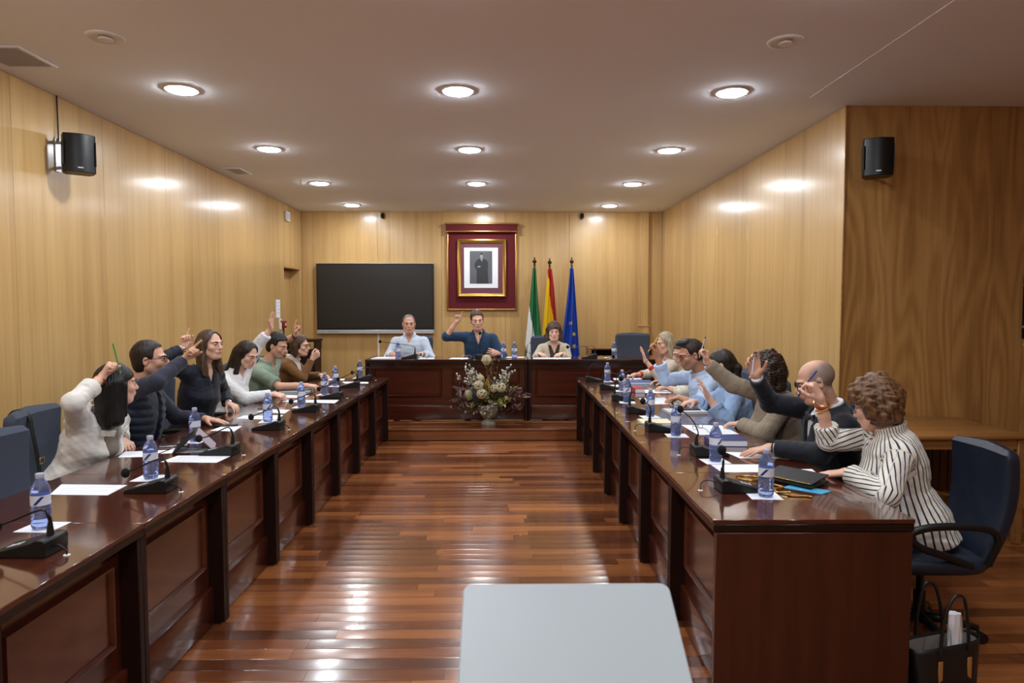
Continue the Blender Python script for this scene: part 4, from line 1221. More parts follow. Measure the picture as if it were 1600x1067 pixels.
# ------------------------------------------------------------------ foreground: laptop on a small stand
t = thing('laptop', 'pale grey laptop with half-closed lid in the near foreground', 'laptop', (0.11, 0.935, 0.985), 0)
plain('laptop_silver', srgb(164, 171, 175), 0.45, metal=0.0, bump=0.02)
def rrect(w_, d, r, n=6):
    pts = []
    for cx, cy, a0 in ((w_ / 2 - r, d / 2 - r, 0), (-w_ / 2 + r, d / 2 - r, PI / 2), (-w_ / 2 + r, -d / 2 + r, PI), (w_ / 2 - r, -d / 2 + r, 1.5 * PI)):
        pts += [(cx + r * math.cos(a0 + PI / 2 * i / n), cy + r * math.sin(a0 + PI / 2 * i / n)) for i in range(n + 1)]
    return pts
obj('keyboard_base', B().mat('laptop_silver').prism(rrect(0.34, 0.232, 0.014), 0.013, (0, 0.118, 0.0068), None, 0.0015), t)
tilt = math.radians(29.5)
lidb = B().mat('laptop_silver').prism(rrect(0.348, 0.232, 0.016), 0.006, (0, 0.116 * math.cos(tilt), 0.018 + 0.116 * math.sin(tilt)), (tilt, 0, 0), 0.0018)
obj('lid', lidb, t)
obj('hinge', B().mat('black_plastic').tube([(-0.13, 0.0, 0.0155), (0.13, 0.0, 0.0155)], 0.005, 8), t)
t = thing('laptop_stand', 'dark wooden pedestal under the foreground laptop', 'stand', (0.11, 1.05, 0))
obj('stand_top', B().mat('gable_wood').box((0, 0, 0.973), (0.31, 0.21, 0.022), 0.004), t)
obj('post', B().mat('gable_wood').box((0, 0, 0.5), (0.07, 0.07, 0.925), 0.004), t)
obj('stand_foot', B().mat('gable_wood').box((0, 0, 0.02), (0.34, 0.3, 0.036), 0.006), t)

# ------------------------------------------------------------------ handbag beside the near right chair
t = thing('handbag', 'black leather tote bag with tan straps on the floor by the desk end', 'bag', (1.80, 2.70, 0.0), math.radians(14))
plain('bag_leather', srgb(20, 20, 22), 0.4, bump=0.3, bscale=200); plain('bag_lining', srgb(150, 142, 134), 0.8, bump=0.2); plain('tan_leather', srgb(168, 118, 64), 0.5, bump=0.2)
def bagf(u, v):
    a = u * 2 * PI
    ca, sa = math.cos(a), math.sin(a)
    wx = 0.135 + 0.03 * v; wy = 0.075 - 0.02 * v
    x = math.copysign(abs(ca) ** 0.4, ca) * wx; y_ = math.copysign(abs(sa) ** 0.6, sa) * wy
    return (x, y_, 0.004 + v * (0.225 + 0.012 * ca * v))
bb = B().mat('bag_leather').grid(bagf, 40, 10, True)
bmesh.ops.holes_fill(bb.bm, edges=[e for e in bb.bm.edges if e.is_boundary and e.verts[0].co.z < 0.02], sides=0)
o = obj('bag_body', bb, t)
md = o.modifiers.new('thickness', 'SOLIDIFY'); md.thickness = 0.004; md.offset = 0
obj('lining', B().mat('bag_lining').grid(lambda u, v: tuple(Vector(bagf(u, 0.35 + 0.6 * v)).lerp(Vector((0, 0, 0.08 + 0.13 * v)), 0.06)), 40, 5, True), t)
for s, yy in ((1, -0.062), (-1, 0.062)):
    hp_ = catmull([(-0.07, yy, 0.2), (-0.055, yy * 1.0, 0.34), (-0.02, yy * 1.1, 0.43), (0.03, yy * 1.1, 0.425), (0.06, yy, 0.33), (0.075, yy, 0.2)], 6)
    obj('handle', B().mat('bag_leather').tube(hp_, 0.0065, 8), t)
    for x in (-0.07, 0.075):
        obj('strap_tab', B().mat('tan_leather').box((x, yy * 1.06, 0.12), (0.02, 0.005, 0.11), 0.001), t)
obj('clasp_ring', B().mat('brass').tube([(0.165 + 0.0, 0.014 * math.cos(a), 0.225 + 0.014 * math.sin(a)) for a in [2 * PI * i / 14 for i in range(14)]], 0.0025, 6, True), t)
t = thing('tissue_roll', 'crumpled white paper sticking out of the black tote bag', 'paper', (1.865, 2.70, 0.08), 0.3)
def tis(u, v):
    a = u * 2 * PI
    r = (0.034 - 0.008 * v) * (1 + 0.18 * math.sin(3 * a + 4 * v) + 0.1 * math.sin(7 * a - 9 * v))
    return (r * math.cos(a) - 0.02 * v, r * 0.7 * math.sin(a), 0.26 * v)
bb = B().mat('paper').grid(tis, 26, 14, True)
bmesh.ops.holes_fill(bb.bm, edges=[e for e in bb.bm.edges if e.is_boundary], sides=0)
obj('crumpled_sheet', bb, t)

# strap of a shoulder bag hanging over the chair behind the woman in white
# ================================================================== PEOPLE: smooth implicit bodies turned into meshes
f32 = np.float32
def nv(a): return np.asarray(a, dtype=float)
def unit(a):
    a = nv(a); return a / (np.linalg.norm(a) + 1e-12)

class Field:
    def __init__(s, lo, hi, h):
        s.h = h
        s.lo = nv(lo)
        s.n = np.ceil((nv(hi) - s.lo) / h).astype(int) + 1
        s.ax = [(s.lo[i] + h * np.arange(s.n[i])).astype(f32) for i in range(3)]
        s.D = np.full(tuple(s.n), 0.1, f32)
    def sl(s, lo, hi):
        a = np.clip(np.floor((nv(lo) - s.lo) / s.h).astype(int), 0, s.n)
        b = np.clip(np.ceil((nv(hi) - s.lo) / s.h).astype(int) + 1, 0, s.n)
        return tuple(slice(int(i), int(j)) for i, j in zip(a, b))
    def ops(s, fn, lo, hi, k=0.0, op='u', pad=0.03):
        S = s.sl(nv(lo) - k - pad, nv(hi) + k + pad)
        X = s.ax[0][S[0]][:, None, None]; Y = s.ax[1][S[1]][None, :, None]; Z = s.ax[2][S[2]][None, None, :]
        if X.size == 0 or Y.size == 0 or Z.size == 0: return
        d = fn(X, Y, Z).astype(f32)
        o = s.D[S]
        if op == 'u':
            r = np.minimum(o, d)
            if k > 0: r = r - np.maximum(k - np.abs(o - d), 0) ** 2 * (0.25 / k)
        else:
            d = -d
            r = np.maximum(o, d)
            if k > 0: r = r + np.maximum(k - np.abs(o - d), 0) ** 2 * (0.25 / k)
        s.D[S] = r
    def cone(s, a, b, ra, rb, k=0.0, op='u', cut0=None, cut1=None, wr=None, flat=None):
        a, b = nv(a), nv(b); ba = b - a; L2 = float(ba @ ba) + 1e-9; ln = math.sqrt(L2)
        def fn(X, Y, Z):
            px, py, pz = X - f32(a[0]), Y - f32(a[1]), Z - f32(a[2])
            tr = (px * f32(ba[0]) + py * f32(ba[1]) + pz * f32(ba[2])) / f32(L2)
            t = np.clip(tr, 0, 1)
            qx, qy, qz = px - t * f32(ba[0]), py - t * f32(ba[1]), pz - t * f32(ba[2])
            if flat is not None:                      # squash along one axis: (axis, factor)
                fa, ff = flat
                dd = (qx * f32(fa[0]) + qy * f32(fa[1]) + qz * f32(fa[2])) * f32(ff - 1)
                qx, qy, qz = qx + dd * f32(fa[0]), qy + dd * f32(fa[1]), qz + dd * f32(fa[2])
            d = np.sqrt(qx * qx + qy * qy + qz * qz) - (f32(ra) + f32(rb - ra) * t)
            if wr is not None: d = d + wr(X, Y, Z, tr * f32(ln))
            if cut1 is not None: d = np.maximum(d, (tr - f32(cut1)) * f32(ln))
            if cut0 is not None: d = np.maximum(d, (f32(cut0) - tr) * f32(ln))
            return d
        R = max(ra, rb)
        s.ops(fn, np.minimum(a, b) - R, np.maximum(a, b) + R, k, op)
    def ell(s, c, r, M=None, k=0.0, op='u', wr=None):
        """ellipsoid; M columns = its axes"""
        c = nv(c); r = nv(r); M = np.eye(3) if M is None else M
        def fn(X, Y, Z):
            p = (X - f32(c[0]), Y - f32(c[1]), Z - f32(c[2]))
            k0 = 0; k1 = 0
            for i in range(3):
                q = p[0] * f32(M[0, i]) + p[1] * f32(M[1, i]) + p[2] * f32(M[2, i])
                k0 = k0 + (q / f32(r[i])) ** 2; k1 = k1 + (q / f32(r[i] ** 2)) ** 2
            k0 = np.sqrt(k0); k1 = np.sqrt(k1) + f32(1e-6)
            d = k0 * (k0 - 1) / k1
            if wr is not None: d = d + wr(X, Y, Z, 0)
            return d
        e = np.sqrt(((M * r[None, :]) ** 2).sum(1))
        s.ops(fn, c - e, c + e, k, op)
    def mesh(s):
        D = s.D; n = D.shape
        ins = D < 0
        # active cells
        c = ins[:-1, :-1, :-1].astype(np.int8)
        cnt = np.zeros(tuple(i - 1 for i in n), np.int8)
        for dx in (0, 1):
            for dy in (0, 1):
                for dz in (0, 1):
                    cnt += ins[dx:n[0] - 1 + dx, dy:n[1] - 1 + dy, dz:n[2] - 1 + dz]
        act = (cnt > 0) & (cnt < 8)
        I, J, K = np.nonzero(act)
        idx = np.full(act.shape, -1, np.int32); idx[I, J, K] = np.arange(len(I))
        co = {}
        for dx in (0, 1):
            for dy in (0, 1):
                for dz in (0, 1):
                    co[(dx, dy, dz)] = D[I + dx, J + dy, K + dz]
        acc = np.zeros((len(I), 3)); w_ = np.zeros(len(I))
        keys = list(co)
        for a in keys:
            for ax in range(3):
                if a[ax] == 0:
                    b = tuple(1 if i == ax else a[i] for i in range(3))
                    va, vb = co[a], co[b]
                    m = (va < 0) != (vb < 0)
                    t = np.where(m, va / np.where(m, va - vb, 1), 0)
                    p = np.array(a, float)[None, :].repeat(len(I), 0); p[:, ax] += t
                    acc[m] += p[m]; w_[m] += 1
        V = (np.stack([I, J, K], 1) + acc / np.maximum(w_, 1)[:, None]) * s.h + s.lo
        F = []
        for ax in range(3):
            o1, o2 = [(1, 2), (2, 0), (0, 1)][ax]
            A = [slice(0, None)] * 3; Bq = [slice(0, None)] * 3
            A[ax] = slice(0, -1); Bq[ax] = slice(1, None)
            ia, ib = ins[tuple(A)], ins[tuple(Bq)]
            for flip in (False, True):
                e = (ia & ~ib) if not flip else (~ia & ib)
                E = np.stack(np.nonzero(e), 1)
                ok = (E[:, o1] > 0) & (E[:, o2] > 0) & (E[:, o1] < n[o1] - 1) & (E[:, o2] < n[o2] - 1)
                E = E[ok]
                def cell(d1, d2):
                    Q = E.copy(); Q[:, o1] -= d1; Q[:, o2] -= d2
                    return idx[Q[:, 0], Q[:, 1], Q[:, 2]]
                q = np.stack([cell(1, 1), cell(0, 1), cell(0, 0), cell(1, 0)], 1)
                F.append(q[:, ::-1] if flip else q)
        F = np.concatenate(F)
        F = F[(F >= 0).all(1)]
        return V, F

def to_mesh(name, V, F, mats, fidx=None, attr=None, origin=(0, 0, 0)):
    me = bpy.data.meshes.new(name)
    V = V - nv(origin)
    me.vertices.add(len(V)); me.vertices.foreach_set('co', V.astype(f32).ravel())
    # collapsed quads become triangles or go
    nx = np.roll(F, -1, 1); dup = F == nx; nd = dup.sum(1)
    bad = (F[:, 0] == F[:, 2]) | (F[:, 1] == F[:, 3])
    Q4 = F[(nd == 0) & ~bad]
    T_ = F[(nd == 1) & ~bad]; td = dup[(nd == 1) & ~bad]
    T3 = T_[~td].reshape(-1, 3) if len(T_) else np.zeros((0, 3), int)
    lp = np.concatenate([Q4.ravel(), T3.ravel()]).astype(np.int32)
    st_ = np.concatenate([np.arange(len(Q4)) * 4, len(Q4) * 4 + np.arange(len(T3)) * 3]).astype(np.int32)
    me.loops.add(len(lp)); me.loops.foreach_set('vertex_index', lp)
    me.polygons.add(len(st_)); me.polygons.foreach_set('loop_start', st_)
    me.polygons.foreach_set('use_smooth', np.ones(len(st_), bool))
    for m in mats: me.materials.append(m)
    if fidx is not None: me.polygons.foreach_set('material_index', fidx.astype(np.int32))
    if attr:
        for nm, (kind, arr) in attr.items():
            a = me.attributes.new(nm, kind, 'POINT')
            if kind == 'FLOAT': a.data.foreach_set('value', arr.astype(f32).ravel())
            else: a.data.foreach_set('color', arr.astype(f32).ravel())
    me.update(); me.validate()
    return me

def coarsen(V, F, mask, h):
    """merge the vertices under mask on a coarser lattice (what the clothes hide needs no fine mesh)"""
    key = np.floor(V / h).astype(np.int64); key -= key.min(0)
    code = (key[:, 0] * 100003 + key[:, 1]) * 100003 + key[:, 2]
    code = np.where(mask, code, -1 - np.arange(len(V)))
    u, inv = np.unique(code, return_inverse=True)
    cnt = np.bincount(inv).astype(float)
    W = np.stack([np.bincount(inv, V[:, i]) / cnt for i in range(3)], 1)
    return W, inv[F]

# ------------------------------------------------------------------ cloth, skin and hair materials
def skin_mat():
    if 'skin' in MATS: return MATS['skin']
    m, nt, b = nodes('skin')
    a = N(nt, 'ShaderNodeAttribute'); a.attribute_name = 'tint'
    L(nt, a.outputs['Color'], b.inputs['Base Color'])
    b.inputs['Roughness'].default_value = 0.48
    b.inputs['Subsurface Weight'].default_value = 0.0
    tc = N(nt, 'ShaderNodeTexCoord'); nz = N(nt, 'ShaderNodeTexNoise', Scale=240.0, Detail=2.0)
    L(nt, tc.outputs['Object'], nz.inputs['Vector'])
    bp = N(nt, 'ShaderNodeBump', Strength=0.12, Distance=0.002); L(nt, nz.outputs[0], bp.inputs['Height']); L(nt, bp.outputs[0], b.inputs['Normal'])
    MATS['skin'] = m
    return m
def cloth(name, col, rough=0.85, stripe=None, weave=900.0, wr=0.2, col2=None, dots=None, sheen=0.15):
    """stripe=(colour, pitch in metres, share): runs on the garment's own 's' coordinate"""
    if name in MATS: return MATS[name]
    m, nt, b = nodes(name)
    b.inputs['Roughness'].default_value = rough
    b.inputs['Sheen Weight'].default_value = sheen
    b.inputs['Specular IOR Level'].default_value = 0.25
    tc = N(nt, 'ShaderNodeTexCoord')
    nz = N(nt, 'ShaderNodeTexNoise', Scale=weave, Detail=1.0); L(nt, tc.outputs['Object'], nz.inputs['Vector'])
    n2 = N(nt, 'ShaderNodeTexNoise', Scale=16.0, Detail=2.0, Distortion=0.4); L(nt, tc.outputs['Object'], n2.inputs['Vector'])
    b1 = N(nt, 'ShaderNodeBump', Strength=0.15, Distance=0.001); L(nt, nz.outputs[0], b1.inputs['Height'])
    b2 = N(nt, 'ShaderNodeBump', Strength=wr, Distance=0.012); L(nt, n2.outputs[0], b2.inputs['Height']); L(nt, b1.outputs[0], b2.inputs['Normal'])
    L(nt, b2.outputs[0], b.inputs['Normal'])
    mx = N(nt, 'ShaderNodeMix', data_type='RGBA')
    mx.inputs[6].default_value = tuple(c * 0.86 for c in col[:3]) + (1,); mx.inputs[7].default_value = tuple(min(1, c * 1.08) for c in col[:3]) + (1,)
    L(nt, n2.outputs[0], mx.inputs[0])
    out = mx.outputs[2]
    if stripe:
        sc, pitch, share = stripe
        at = N(nt, 'ShaderNodeAttribute'); at.attribute_name = 's'
        dv = N(nt, 'ShaderNodeMath', operation='DIVIDE'); dv.inputs[1].default_value = pitch; L(nt, at.outputs['Fac'], dv.inputs[0])
        fr = N(nt, 'ShaderNodeMath', operation='FRACT'); L(nt, dv.outputs[0], fr.inputs[0])
        lt = N(nt, 'ShaderNodeMath', operation='LESS_THAN'); lt.inputs[1].default_value = share; L(nt, fr.outputs[0], lt.inputs[0])
        m2 = N(nt, 'ShaderNodeMix', data_type='RGBA'); L(nt, lt.outputs[0], m2.inputs[0]); L(nt, out, m2.inputs[6]); m2.inputs[7].default_value = sc
        out = m2.outputs[2]
    if dots:
        vo = N(nt, 'ShaderNodeTexVoronoi', Scale=dots[1]); L(nt, tc.outputs['Object'], vo.inputs['Vector'])
        lt = N(nt, 'ShaderNodeMath', operation='LESS_THAN'); lt.inputs[1].default_value = dots[2]; L(nt, vo.outputs['Distance'], lt.inputs[0])
        m2 = N(nt, 'ShaderNodeMix', data_type='RGBA'); L(nt, lt.outputs[0], m2.inputs[0]); L(nt, out, m2.inputs[6]); m2.inputs[7].default_value = dots[0]
        out = m2.outputs[2]
    L(nt, out, b.inputs['Base Color'])
    MATS[name] = m
    return m
def hair_mat(name, c1, c2, rough=0.42, sc=90.0):
    if name in MATS: return MATS[name]
    m, nt, b = nodes(name)
    tc = N(nt, 'ShaderNodeTexCoord'); mp = N(nt, 'ShaderNodeMapping'); mp.inputs['Scale'].default_value = (sc, sc, sc * 0.08)
    L(nt, tc.outputs['Object'], mp.inputs[0])
    nz = N(nt, 'ShaderNodeTexNoise', Scale=1.0, Detail=4.0, Distortion=0.5); L(nt, mp.outputs[0], nz.inputs['Vector'])
    r = ramp(nt, [(0.3, c1), (0.7, c2)]); L(nt, nz.outputs[0], r.inputs[0]); L(nt, r.outputs[0], b.inputs['Base Color'])
    bp = N(nt, 'ShaderNodeBump', Strength=0.6, Distance=0.006); L(nt, nz.outputs[0], bp.inputs['Height']); L(nt, bp.outputs[0], b.inputs['Normal'])
    b.inputs['Roughness'].default_value = rough
    b.inputs['Specular IOR Level'].default_value = 0.4
    MATS[name] = m
    return m
plain('eye_white', srgb(200, 192, 184), 0.35); plain('eye_iris', srgb(44, 30, 22), 0.15)

# ------------------------------------------------------------------ hands
POSES = {  # per finger (index, middle, ring, little): knuckle, middle joint, end joint in degrees; spread; thumb (side, along, palmwards, bend)
    'point': ([(4, 6, 4), (78, 95, 60), (82, 98, 60), (84, 96, 60)], 2, (0.45, 0.75, 0.75, 50)),
    'flat': ([(6, 6, 4), (5, 5, 4), (6, 6, 4), (8, 8, 4)], 5, (0.85, 0.65, 0.1, 8)),
    'open': ([(6, 10, 6), (10, 14, 8), (16, 20, 10), (24, 24, 12)], 9, (0.95, 0.55, 0.3, 12)),
    'relaxed': ([(22, 28, 16), (26, 32, 18), (30, 36, 20), (34, 36, 20)], 4, (0.7, 0.7, 0.5, 20)),
    'grip': ([(52, 55, 28), (60, 66, 36), (68, 74, 40), (74, 76, 40)], 2, (0.45, 0.8, 0.85, 28)),
    'fist': ([(70, 90, 55), (76, 94, 58), (80, 96, 60), (84, 96, 60)], 1, (0.4, 0.75, 0.85, 55)),
    'victory': ([(8, 12, 8), (10, 60, 40), (30, 70, 40), (60, 80, 50)], 10, (0.9, 0.6, 0.35, 20)),
}
def rot_about(v, ax, a):
    v, ax = nv(v), unit(ax)
    return v * math.cos(a) + np.cross(ax, v) * math.sin(a) + ax * (ax @ v) * (1 - math.cos(a))
def hand(F, W, d, n, right, pose, sc=1.0, k=0.006):
    """W wrist, d finger direction, n palm normal"""
    d = unit(d); n = unit(nv(n) - d * (nv(n) @ d)); s_ = np.cross(d, n) if right else np.cross(n, d)
    fing, spread, th = POSES[pose]
    W = nv(W)
    base = [(0.031, 0.088), (0.010, 0.093), (-0.012, 0.089), (-0.031, 0.080)]
    ln = [0.074, 0.082, 0.076, 0.06]
    rad = [0.0088, 0.009, 0.0086, 0.0078]
    for i in range(4):
        bs_, bd = base[i]
        kn = W + (d * bd + s_ * bs_) * sc
        F.cone(W + s_ * bs_ * 0.5 * sc + d * 0.005 * sc, kn, 0.0155 * sc, 0.0115 * sc, 0.016, flat=(n, 1.12))
        a0 = math.radians(spread * (1.5 - i) * 0.8)
        dir_ = rot_about(d, n, -a0 if right else a0)
        ax = np.cross(dir_, n)
        p = kn; q = dir_
        for j, fr in enumerate((0.45, 0.3, 0.25)):
            q = rot_about(q, ax, math.radians(fing[i][j]))
            e = p + q * ln[i] * fr * sc
            r0 = rad[i] * (1 - 0.08 * j) * sc; r1 = rad[i] * (1 - 0.08 * (j + 1)) * sc
            F.cone(p, e, r0, r1, 0.003 if j else 0.005)
            p = e
    # thumb
    tb = W + (d * 0.022 + s_ * 0.026 + n * 0.006) * sc
    td = unit(s_ * th[0] + d * th[1] + n * th[2])
    p1 = tb + td * 0.042 * sc
    F.cone(W + (d * 0.012 + s_ * 0.012) * sc, p1, 0.017 * sc, 0.0115 * sc, 0.012)
    q = unit(td * math.cos(math.radians(th[3])) + (d * 0.6 - s_ * 0.55) * math.sin(math.radians(th[3])))
    p2 = p1 + q * 0.034 * sc
    F.cone(p1, p2, 0.0105 * sc, 0.0095 * sc, 0.004)
    q = unit(q * math.cos(math.radians(th[3] * 0.6)) + (d * 0.3 - s_ * 0.8) * math.sin(math.radians(th[3] * 0.6)))
    F.cone(p2, p2 + q * 0.026 * sc, 0.0095 * sc, 0.008 * sc, 0.004)

# ------------------------------------------------------------------ heads
def head_frame(c, yaw, pitch, roll=0.0, s=1.0):
    y, p, r = math.radians(yaw), math.radians(pitch), math.radians(roll)
    f = nv((math.cos(y) * math.cos(p), math.sin(y) * math.cos(p), math.sin(p)))
    rt = unit(np.cross(f, (0, 0, 1))); up = np.cross(rt, f)
    rt2 = rt * math.cos(r) + up * math.sin(r); up2 = -rt * math.sin(r) + up * math.cos(r)
    return nv(c), np.stack([rt2, f, up2], 1), s
def head_sdf(F, HF, male, jaw=1.0):
    o, M, s = HF
    P = lambda x, y, z: o + M @ (nv((x, y, z)) * s)
    R = lambda a, b, c: nv((a, b, c)) * s
    F.ell(P(0, -0.016, 0.036), R(0.0745, 0.094, 0.083), M, 0.0)
    F.ell(P(0, 0.024, -0.03), R(0.058 * jaw, 0.066, 0.08), M, 0.03)
    F.ell(P(0, 0.062, -0.088), R(0.026 * jaw, 0.024, 0.022), M, 0.028)
    for q in (-1, 1):
        F.cone(P(q * 0.055, -0.005, -0.045), P(q * 0.03 * jaw, 0.05, -0.09), 0.017 * s, 0.015 * s, 0.03)     # jaw line
        F.ell(P(q * 0.042, 0.058, -0.018), R(0.022, 0.02, 0.02), M, 0.02)                                      # cheek bone
        F.cone(P(q * 0.012, 0.084, 0.03), P(q * 0.048, 0.068, 0.031), 0.0085 * s, 0.007 * s, 0.014)         # brow
        F.ell(P(q * 0.031, 0.094, 0.012), R(0.017, 0.013, 0.0105), M, 0.01, 's')                              # eye socket
        F.ell(P(q * 0.031, 0.0775, 0.010), R(0.0145, 0.0115, 0.0115), M, 0.004)                                 # lids
        F.ell(P(q * 0.078, -0.012, 0.0), R(0.0075, 0.017, 0.030), M, 0.008)                                     # ear
        F.ell(P(q * 0.0855, -0.008, 0.004), R(0.006, 0.009, 0.015), M, 0.004, 's')
        F.ell(P(q * 0.011, 0.094, -0.024), R(0.008, 0.009, 0.007), M, 0.006)                                    # nostril wing
    F.cone(P(0, 0.083, 0.022), P(0, 0.108, -0.02), 0.0085 * s, 0.0115 * s, 0.012)                              # nose
    F.ell(P(0, 0.085, -0.05), R(0.026, 0.012, 0.018), M, 0.014)
    F.ell(P(0, 0.0955, -0.0475), R(0.021, 0.006, 0.0045), M, 0.004)
    F.ell(P(0, 0.0945, -0.0575), R(0.018, 0.0065, 0.005), M, 0.004)
    F.ell(P(0, 0.104, -0.0525), R(0.022, 0.006, 0.0014), M, 0.002, 's')

def noise3(seed):
    r = np.random.RandomState(seed)
    W = r.normal(0, 1, (7, 3)); ph = r.uniform(0, 6.28, 7)
    def f(X, Y, Z, fr):
        o = 0
        for i in range(7):
            a = fr * (0.6 + 0.25 * i)
            o = o + np.sin(f32(a * W[i, 0]) * X + f32(a * W[i, 1]) * Y + f32(a * W[i, 2]) * Z + f32(ph[i])) * f32(1.0 / (1 + 0.35 * i))
        return o * f32(0.33)
    return f

# ------------------------------------------------------------------ a seated person
SKINS = {'fair': (222, 174, 150), 'mid': (208, 158, 132), 'tan': (190, 136, 108), 'pale': (230, 188, 168)}
BACKW = {'m': [(0, 0.165, 0.13), (0.14, 0.17, 0.135), (0.42, 0.15, 0.118), (0.68, 0.172, 0.122), (0.86, 0.165, 0.105), (0.95, 0.115, 0.085), (1.0, 0.07, 0.065)],
         'f': [(0, 0.172, 0.13), (0.14, 0.178, 0.135), (0.42, 0.132, 0.105), (0.66, 0.150, 0.118), (0.86, 0.142, 0.095), (0.95, 0.10, 0.08), (1.0, 0.06, 0.058)]}

def person(label, seat, face, neck, headp, hyaw, hpitch=0, hroll=0, sex='m', skin='mid', build=1.0, arms=None, garments=None, hair=None, group=None,
           hs=1.0, zs=0.5, res=0.0055, glasses=None, brow=(40, 28, 22), shoulder_twist=0.0, extras=(), lip=(168, 92, 84), stubble=0.0, feet=None, jaw=1.0, buzz=None):
    root = thing('person', label, 'person', (seat[0], seat[1], seat[2] if len(seat) > 2 else 0.0), 0.0, group)
    z0 = seat[2] if len(seat) > 2 else 0.0
    org = nv((seat[0], seat[1], z0))
    fa = math.radians(face); Fw = nv((math.cos(fa), math.sin(fa), 0)); Rt = nv((math.sin(fa), -math.cos(fa), 0))
    pelv = nv((seat[0], seat[1], z0 + zs)); nk = nv(neck)
    HF = head_frame(headp, hyaw, hpitch, hroll, hs * (1.0 if sex == 'm' else 0.95))
    Sv = nk - pelv; SL = np.linalg.norm(Sv); S = Sv / SL
    tw = math.radians(shoulder_twist)
    At = unit(rot_about(Rt, (0, 0, 1), tw)); At = unit(At - S * (At @ S)); Ft = np.cross(S, At)
    tab = nv(BACKW[sex])
    sh_w = (0.176 if sex == 'm' else 0.153) * build ** 0.6
    J = {}
    for side, q in (('R', 1), ('L', -1)):
        a = arms[side]
        sh = nk - S * 0.08 + At * q * sh_w
        d = unit(a['d']); W = nv(a['h']) - d * 0.085
        up = W[2] - sh[2]
        if up > 0: sh = sh + nv((0, 0, 1)) * min(0.05, up * 0.12) - At * q * 0.015
        l1, l2 = 0.285 * (1 if sex == 'm' else 0.94), 0.25 * (1 if sex == 'm' else 0.94)
        v = W - sh; D = np.linalg.norm(v)
        if D > (l1 + l2) * 0.985:
            g = D / ((l1 + l2) * 0.985); l1 *= g; l2 *= g
        c = (l1 * l1 - l2 * l2 + D * D) / (2 * D); hgt = math.sqrt(max(1e-6, l1 * l1 - c * c))
        e_ = unit(v); hint = nv(a.get('elbow', (0, 0, -1))); hint = unit(hint - e_ * (hint @ e_))
        E = sh + e_ * c + hint * hgt
        J[side] = dict(sh=sh, el=E, wr=W, d=d, n=nv(a['n']), pose=a['pose'], l1=l1, l2=l2)
    knees, ankles = [], []
    for q in (1, -1):
        hip = pelv + Rt * q * 0.09 - nv((0, 0, 0.02))
        kn = hip + Fw * 0.42 + Rt * q * 0.05; kn[2] = z0 + 0.49
        an = kn + Fw * (-0.02); an[2] = z0 + 0.085
        knees.append((hip, kn)); ankles.append(an)
    def torso(F, off, wr=None, t0=-0.02, t1=1.0, bw=1.0, k=0.03):
        lo = np.minimum(pelv, nk) - 0.24; hi = np.maximum(pelv, nk) + 0.24
        T = tab[:, 0]
        def fn(X, Y, Z):
            px, py, pz = X - f32(pelv[0]), Y - f32(pelv[1]), Z - f32(pelv[2])
            t = (px * f32(S[0]) + py * f32(S[1]) + pz * f32(S[2])) / f32(SL)
            u = px * f32(At[0]) + py * f32(At[1]) + pz * f32(At[2])
            w2 = px * f32(Ft[0]) + py * f32(Ft[1]) + pz * f32(Ft[2])
            w2 = w2 + f32(0.10) * (t - f32(0.5)) ** 2 - f32(0.012)             # rounded back
            tc = np.clip(t, 0, 1)
            a = (np.interp(tc, T, tab[:, 1]) * build * bw + off).astype(f32); b = (np.interp(tc, T, tab[:, 2]) * build * bw + off).astype(f32)
            if sex == 'f':
                bust = np.exp(-((tc - f32(0.64)) / f32(0.1)) ** 2) * np.clip(w2 / f32(0.08), 0, 1) * f32(0.028)
                b = b + bust
            d = (np.sqrt((u / a) ** 2 + (w2 / b) ** 2) - 1) * np.minimum(a, b)
            if wr is not None: d = d + wr(X, Y, Z, t)
            dz = np.maximum(f32(t0) - t, t - f32(t1)) * f32(SL)
            return np.maximum(d, dz)
        F.ops(fn, lo, hi, k)
    def bounds(extra=0.08):
        P = [pelv, nk, HF[0] + 0.17, HF[0] - 0.17] + [J[s][x] for s in 'RL' for x in ('sh', 'el', 'wr')] + [J[s]['wr'] + J[s]['d'] * 0.2 for s in 'RL']
        P += [pelv + 0.2, pelv - 0.2] + [k_[1] for k_ in knees]
        return np.min(P, 0) - extra, np.max(P, 0) + extra
    lo, hi = bounds()
    # ---- the body: one continuous skin
    F = Field((lo[0], lo[1], z0 + 0.33 if feet is None else z0), hi, res)
    torso(F, -0.006, k=0.0)
    slim = 1.0 if sex == 'm' else 0.88
    for s in 'RL':
        j = J[s]
        F.ell(j['sh'] - S * 0.005, (0.049 * slim,) * 3, None, 0.05)
        F.cone(nk - S * 0.04, j['sh'], 0.046 * slim, 0.04 * slim, 0.05)
        F.cone(j['sh'], j['el'], 0.044 * slim, 0.036 * slim, 0.02)
        F.cone(j['el'], j['wr'] * 0.6 + j['el'] * 0.4, 0.039 * slim, 0.033 * slim, 0.015)
        F.cone(j['wr'] * 0.6 + j['el'] * 0.4, j['wr'] + j['d'] * 0.01, 0.033 * slim, 0.0245 * slim, 0.015)
    hb = HF[0] + HF[1] @ (nv((0, -0.022, -0.055)) * HF[2])
    F.cone(nk - S * 0.02 + Ft * (-0.01), hb, 0.058 * (1.02 if sex == 'm' else 0.84), 0.054 * (1.0 if sex == 'm' else 0.84), 0.03)
    Hd = Field(HF[0] - 0.15, HF[0] + 0.15, res)
    head_sdf(Hd, HF, sex == 'm', jaw)
    # lay the head's field into the body's (same spacing, shifted onto the body's lattice)
    off = np.round((Hd.lo - F.lo) / res).astype(int)
    Hd = Field(F.lo + off * res, F.lo + off * res + 0.3, res)
    head_sdf(Hd, HF, sex == 'm', jaw)
    n_ = Hd.D.shape
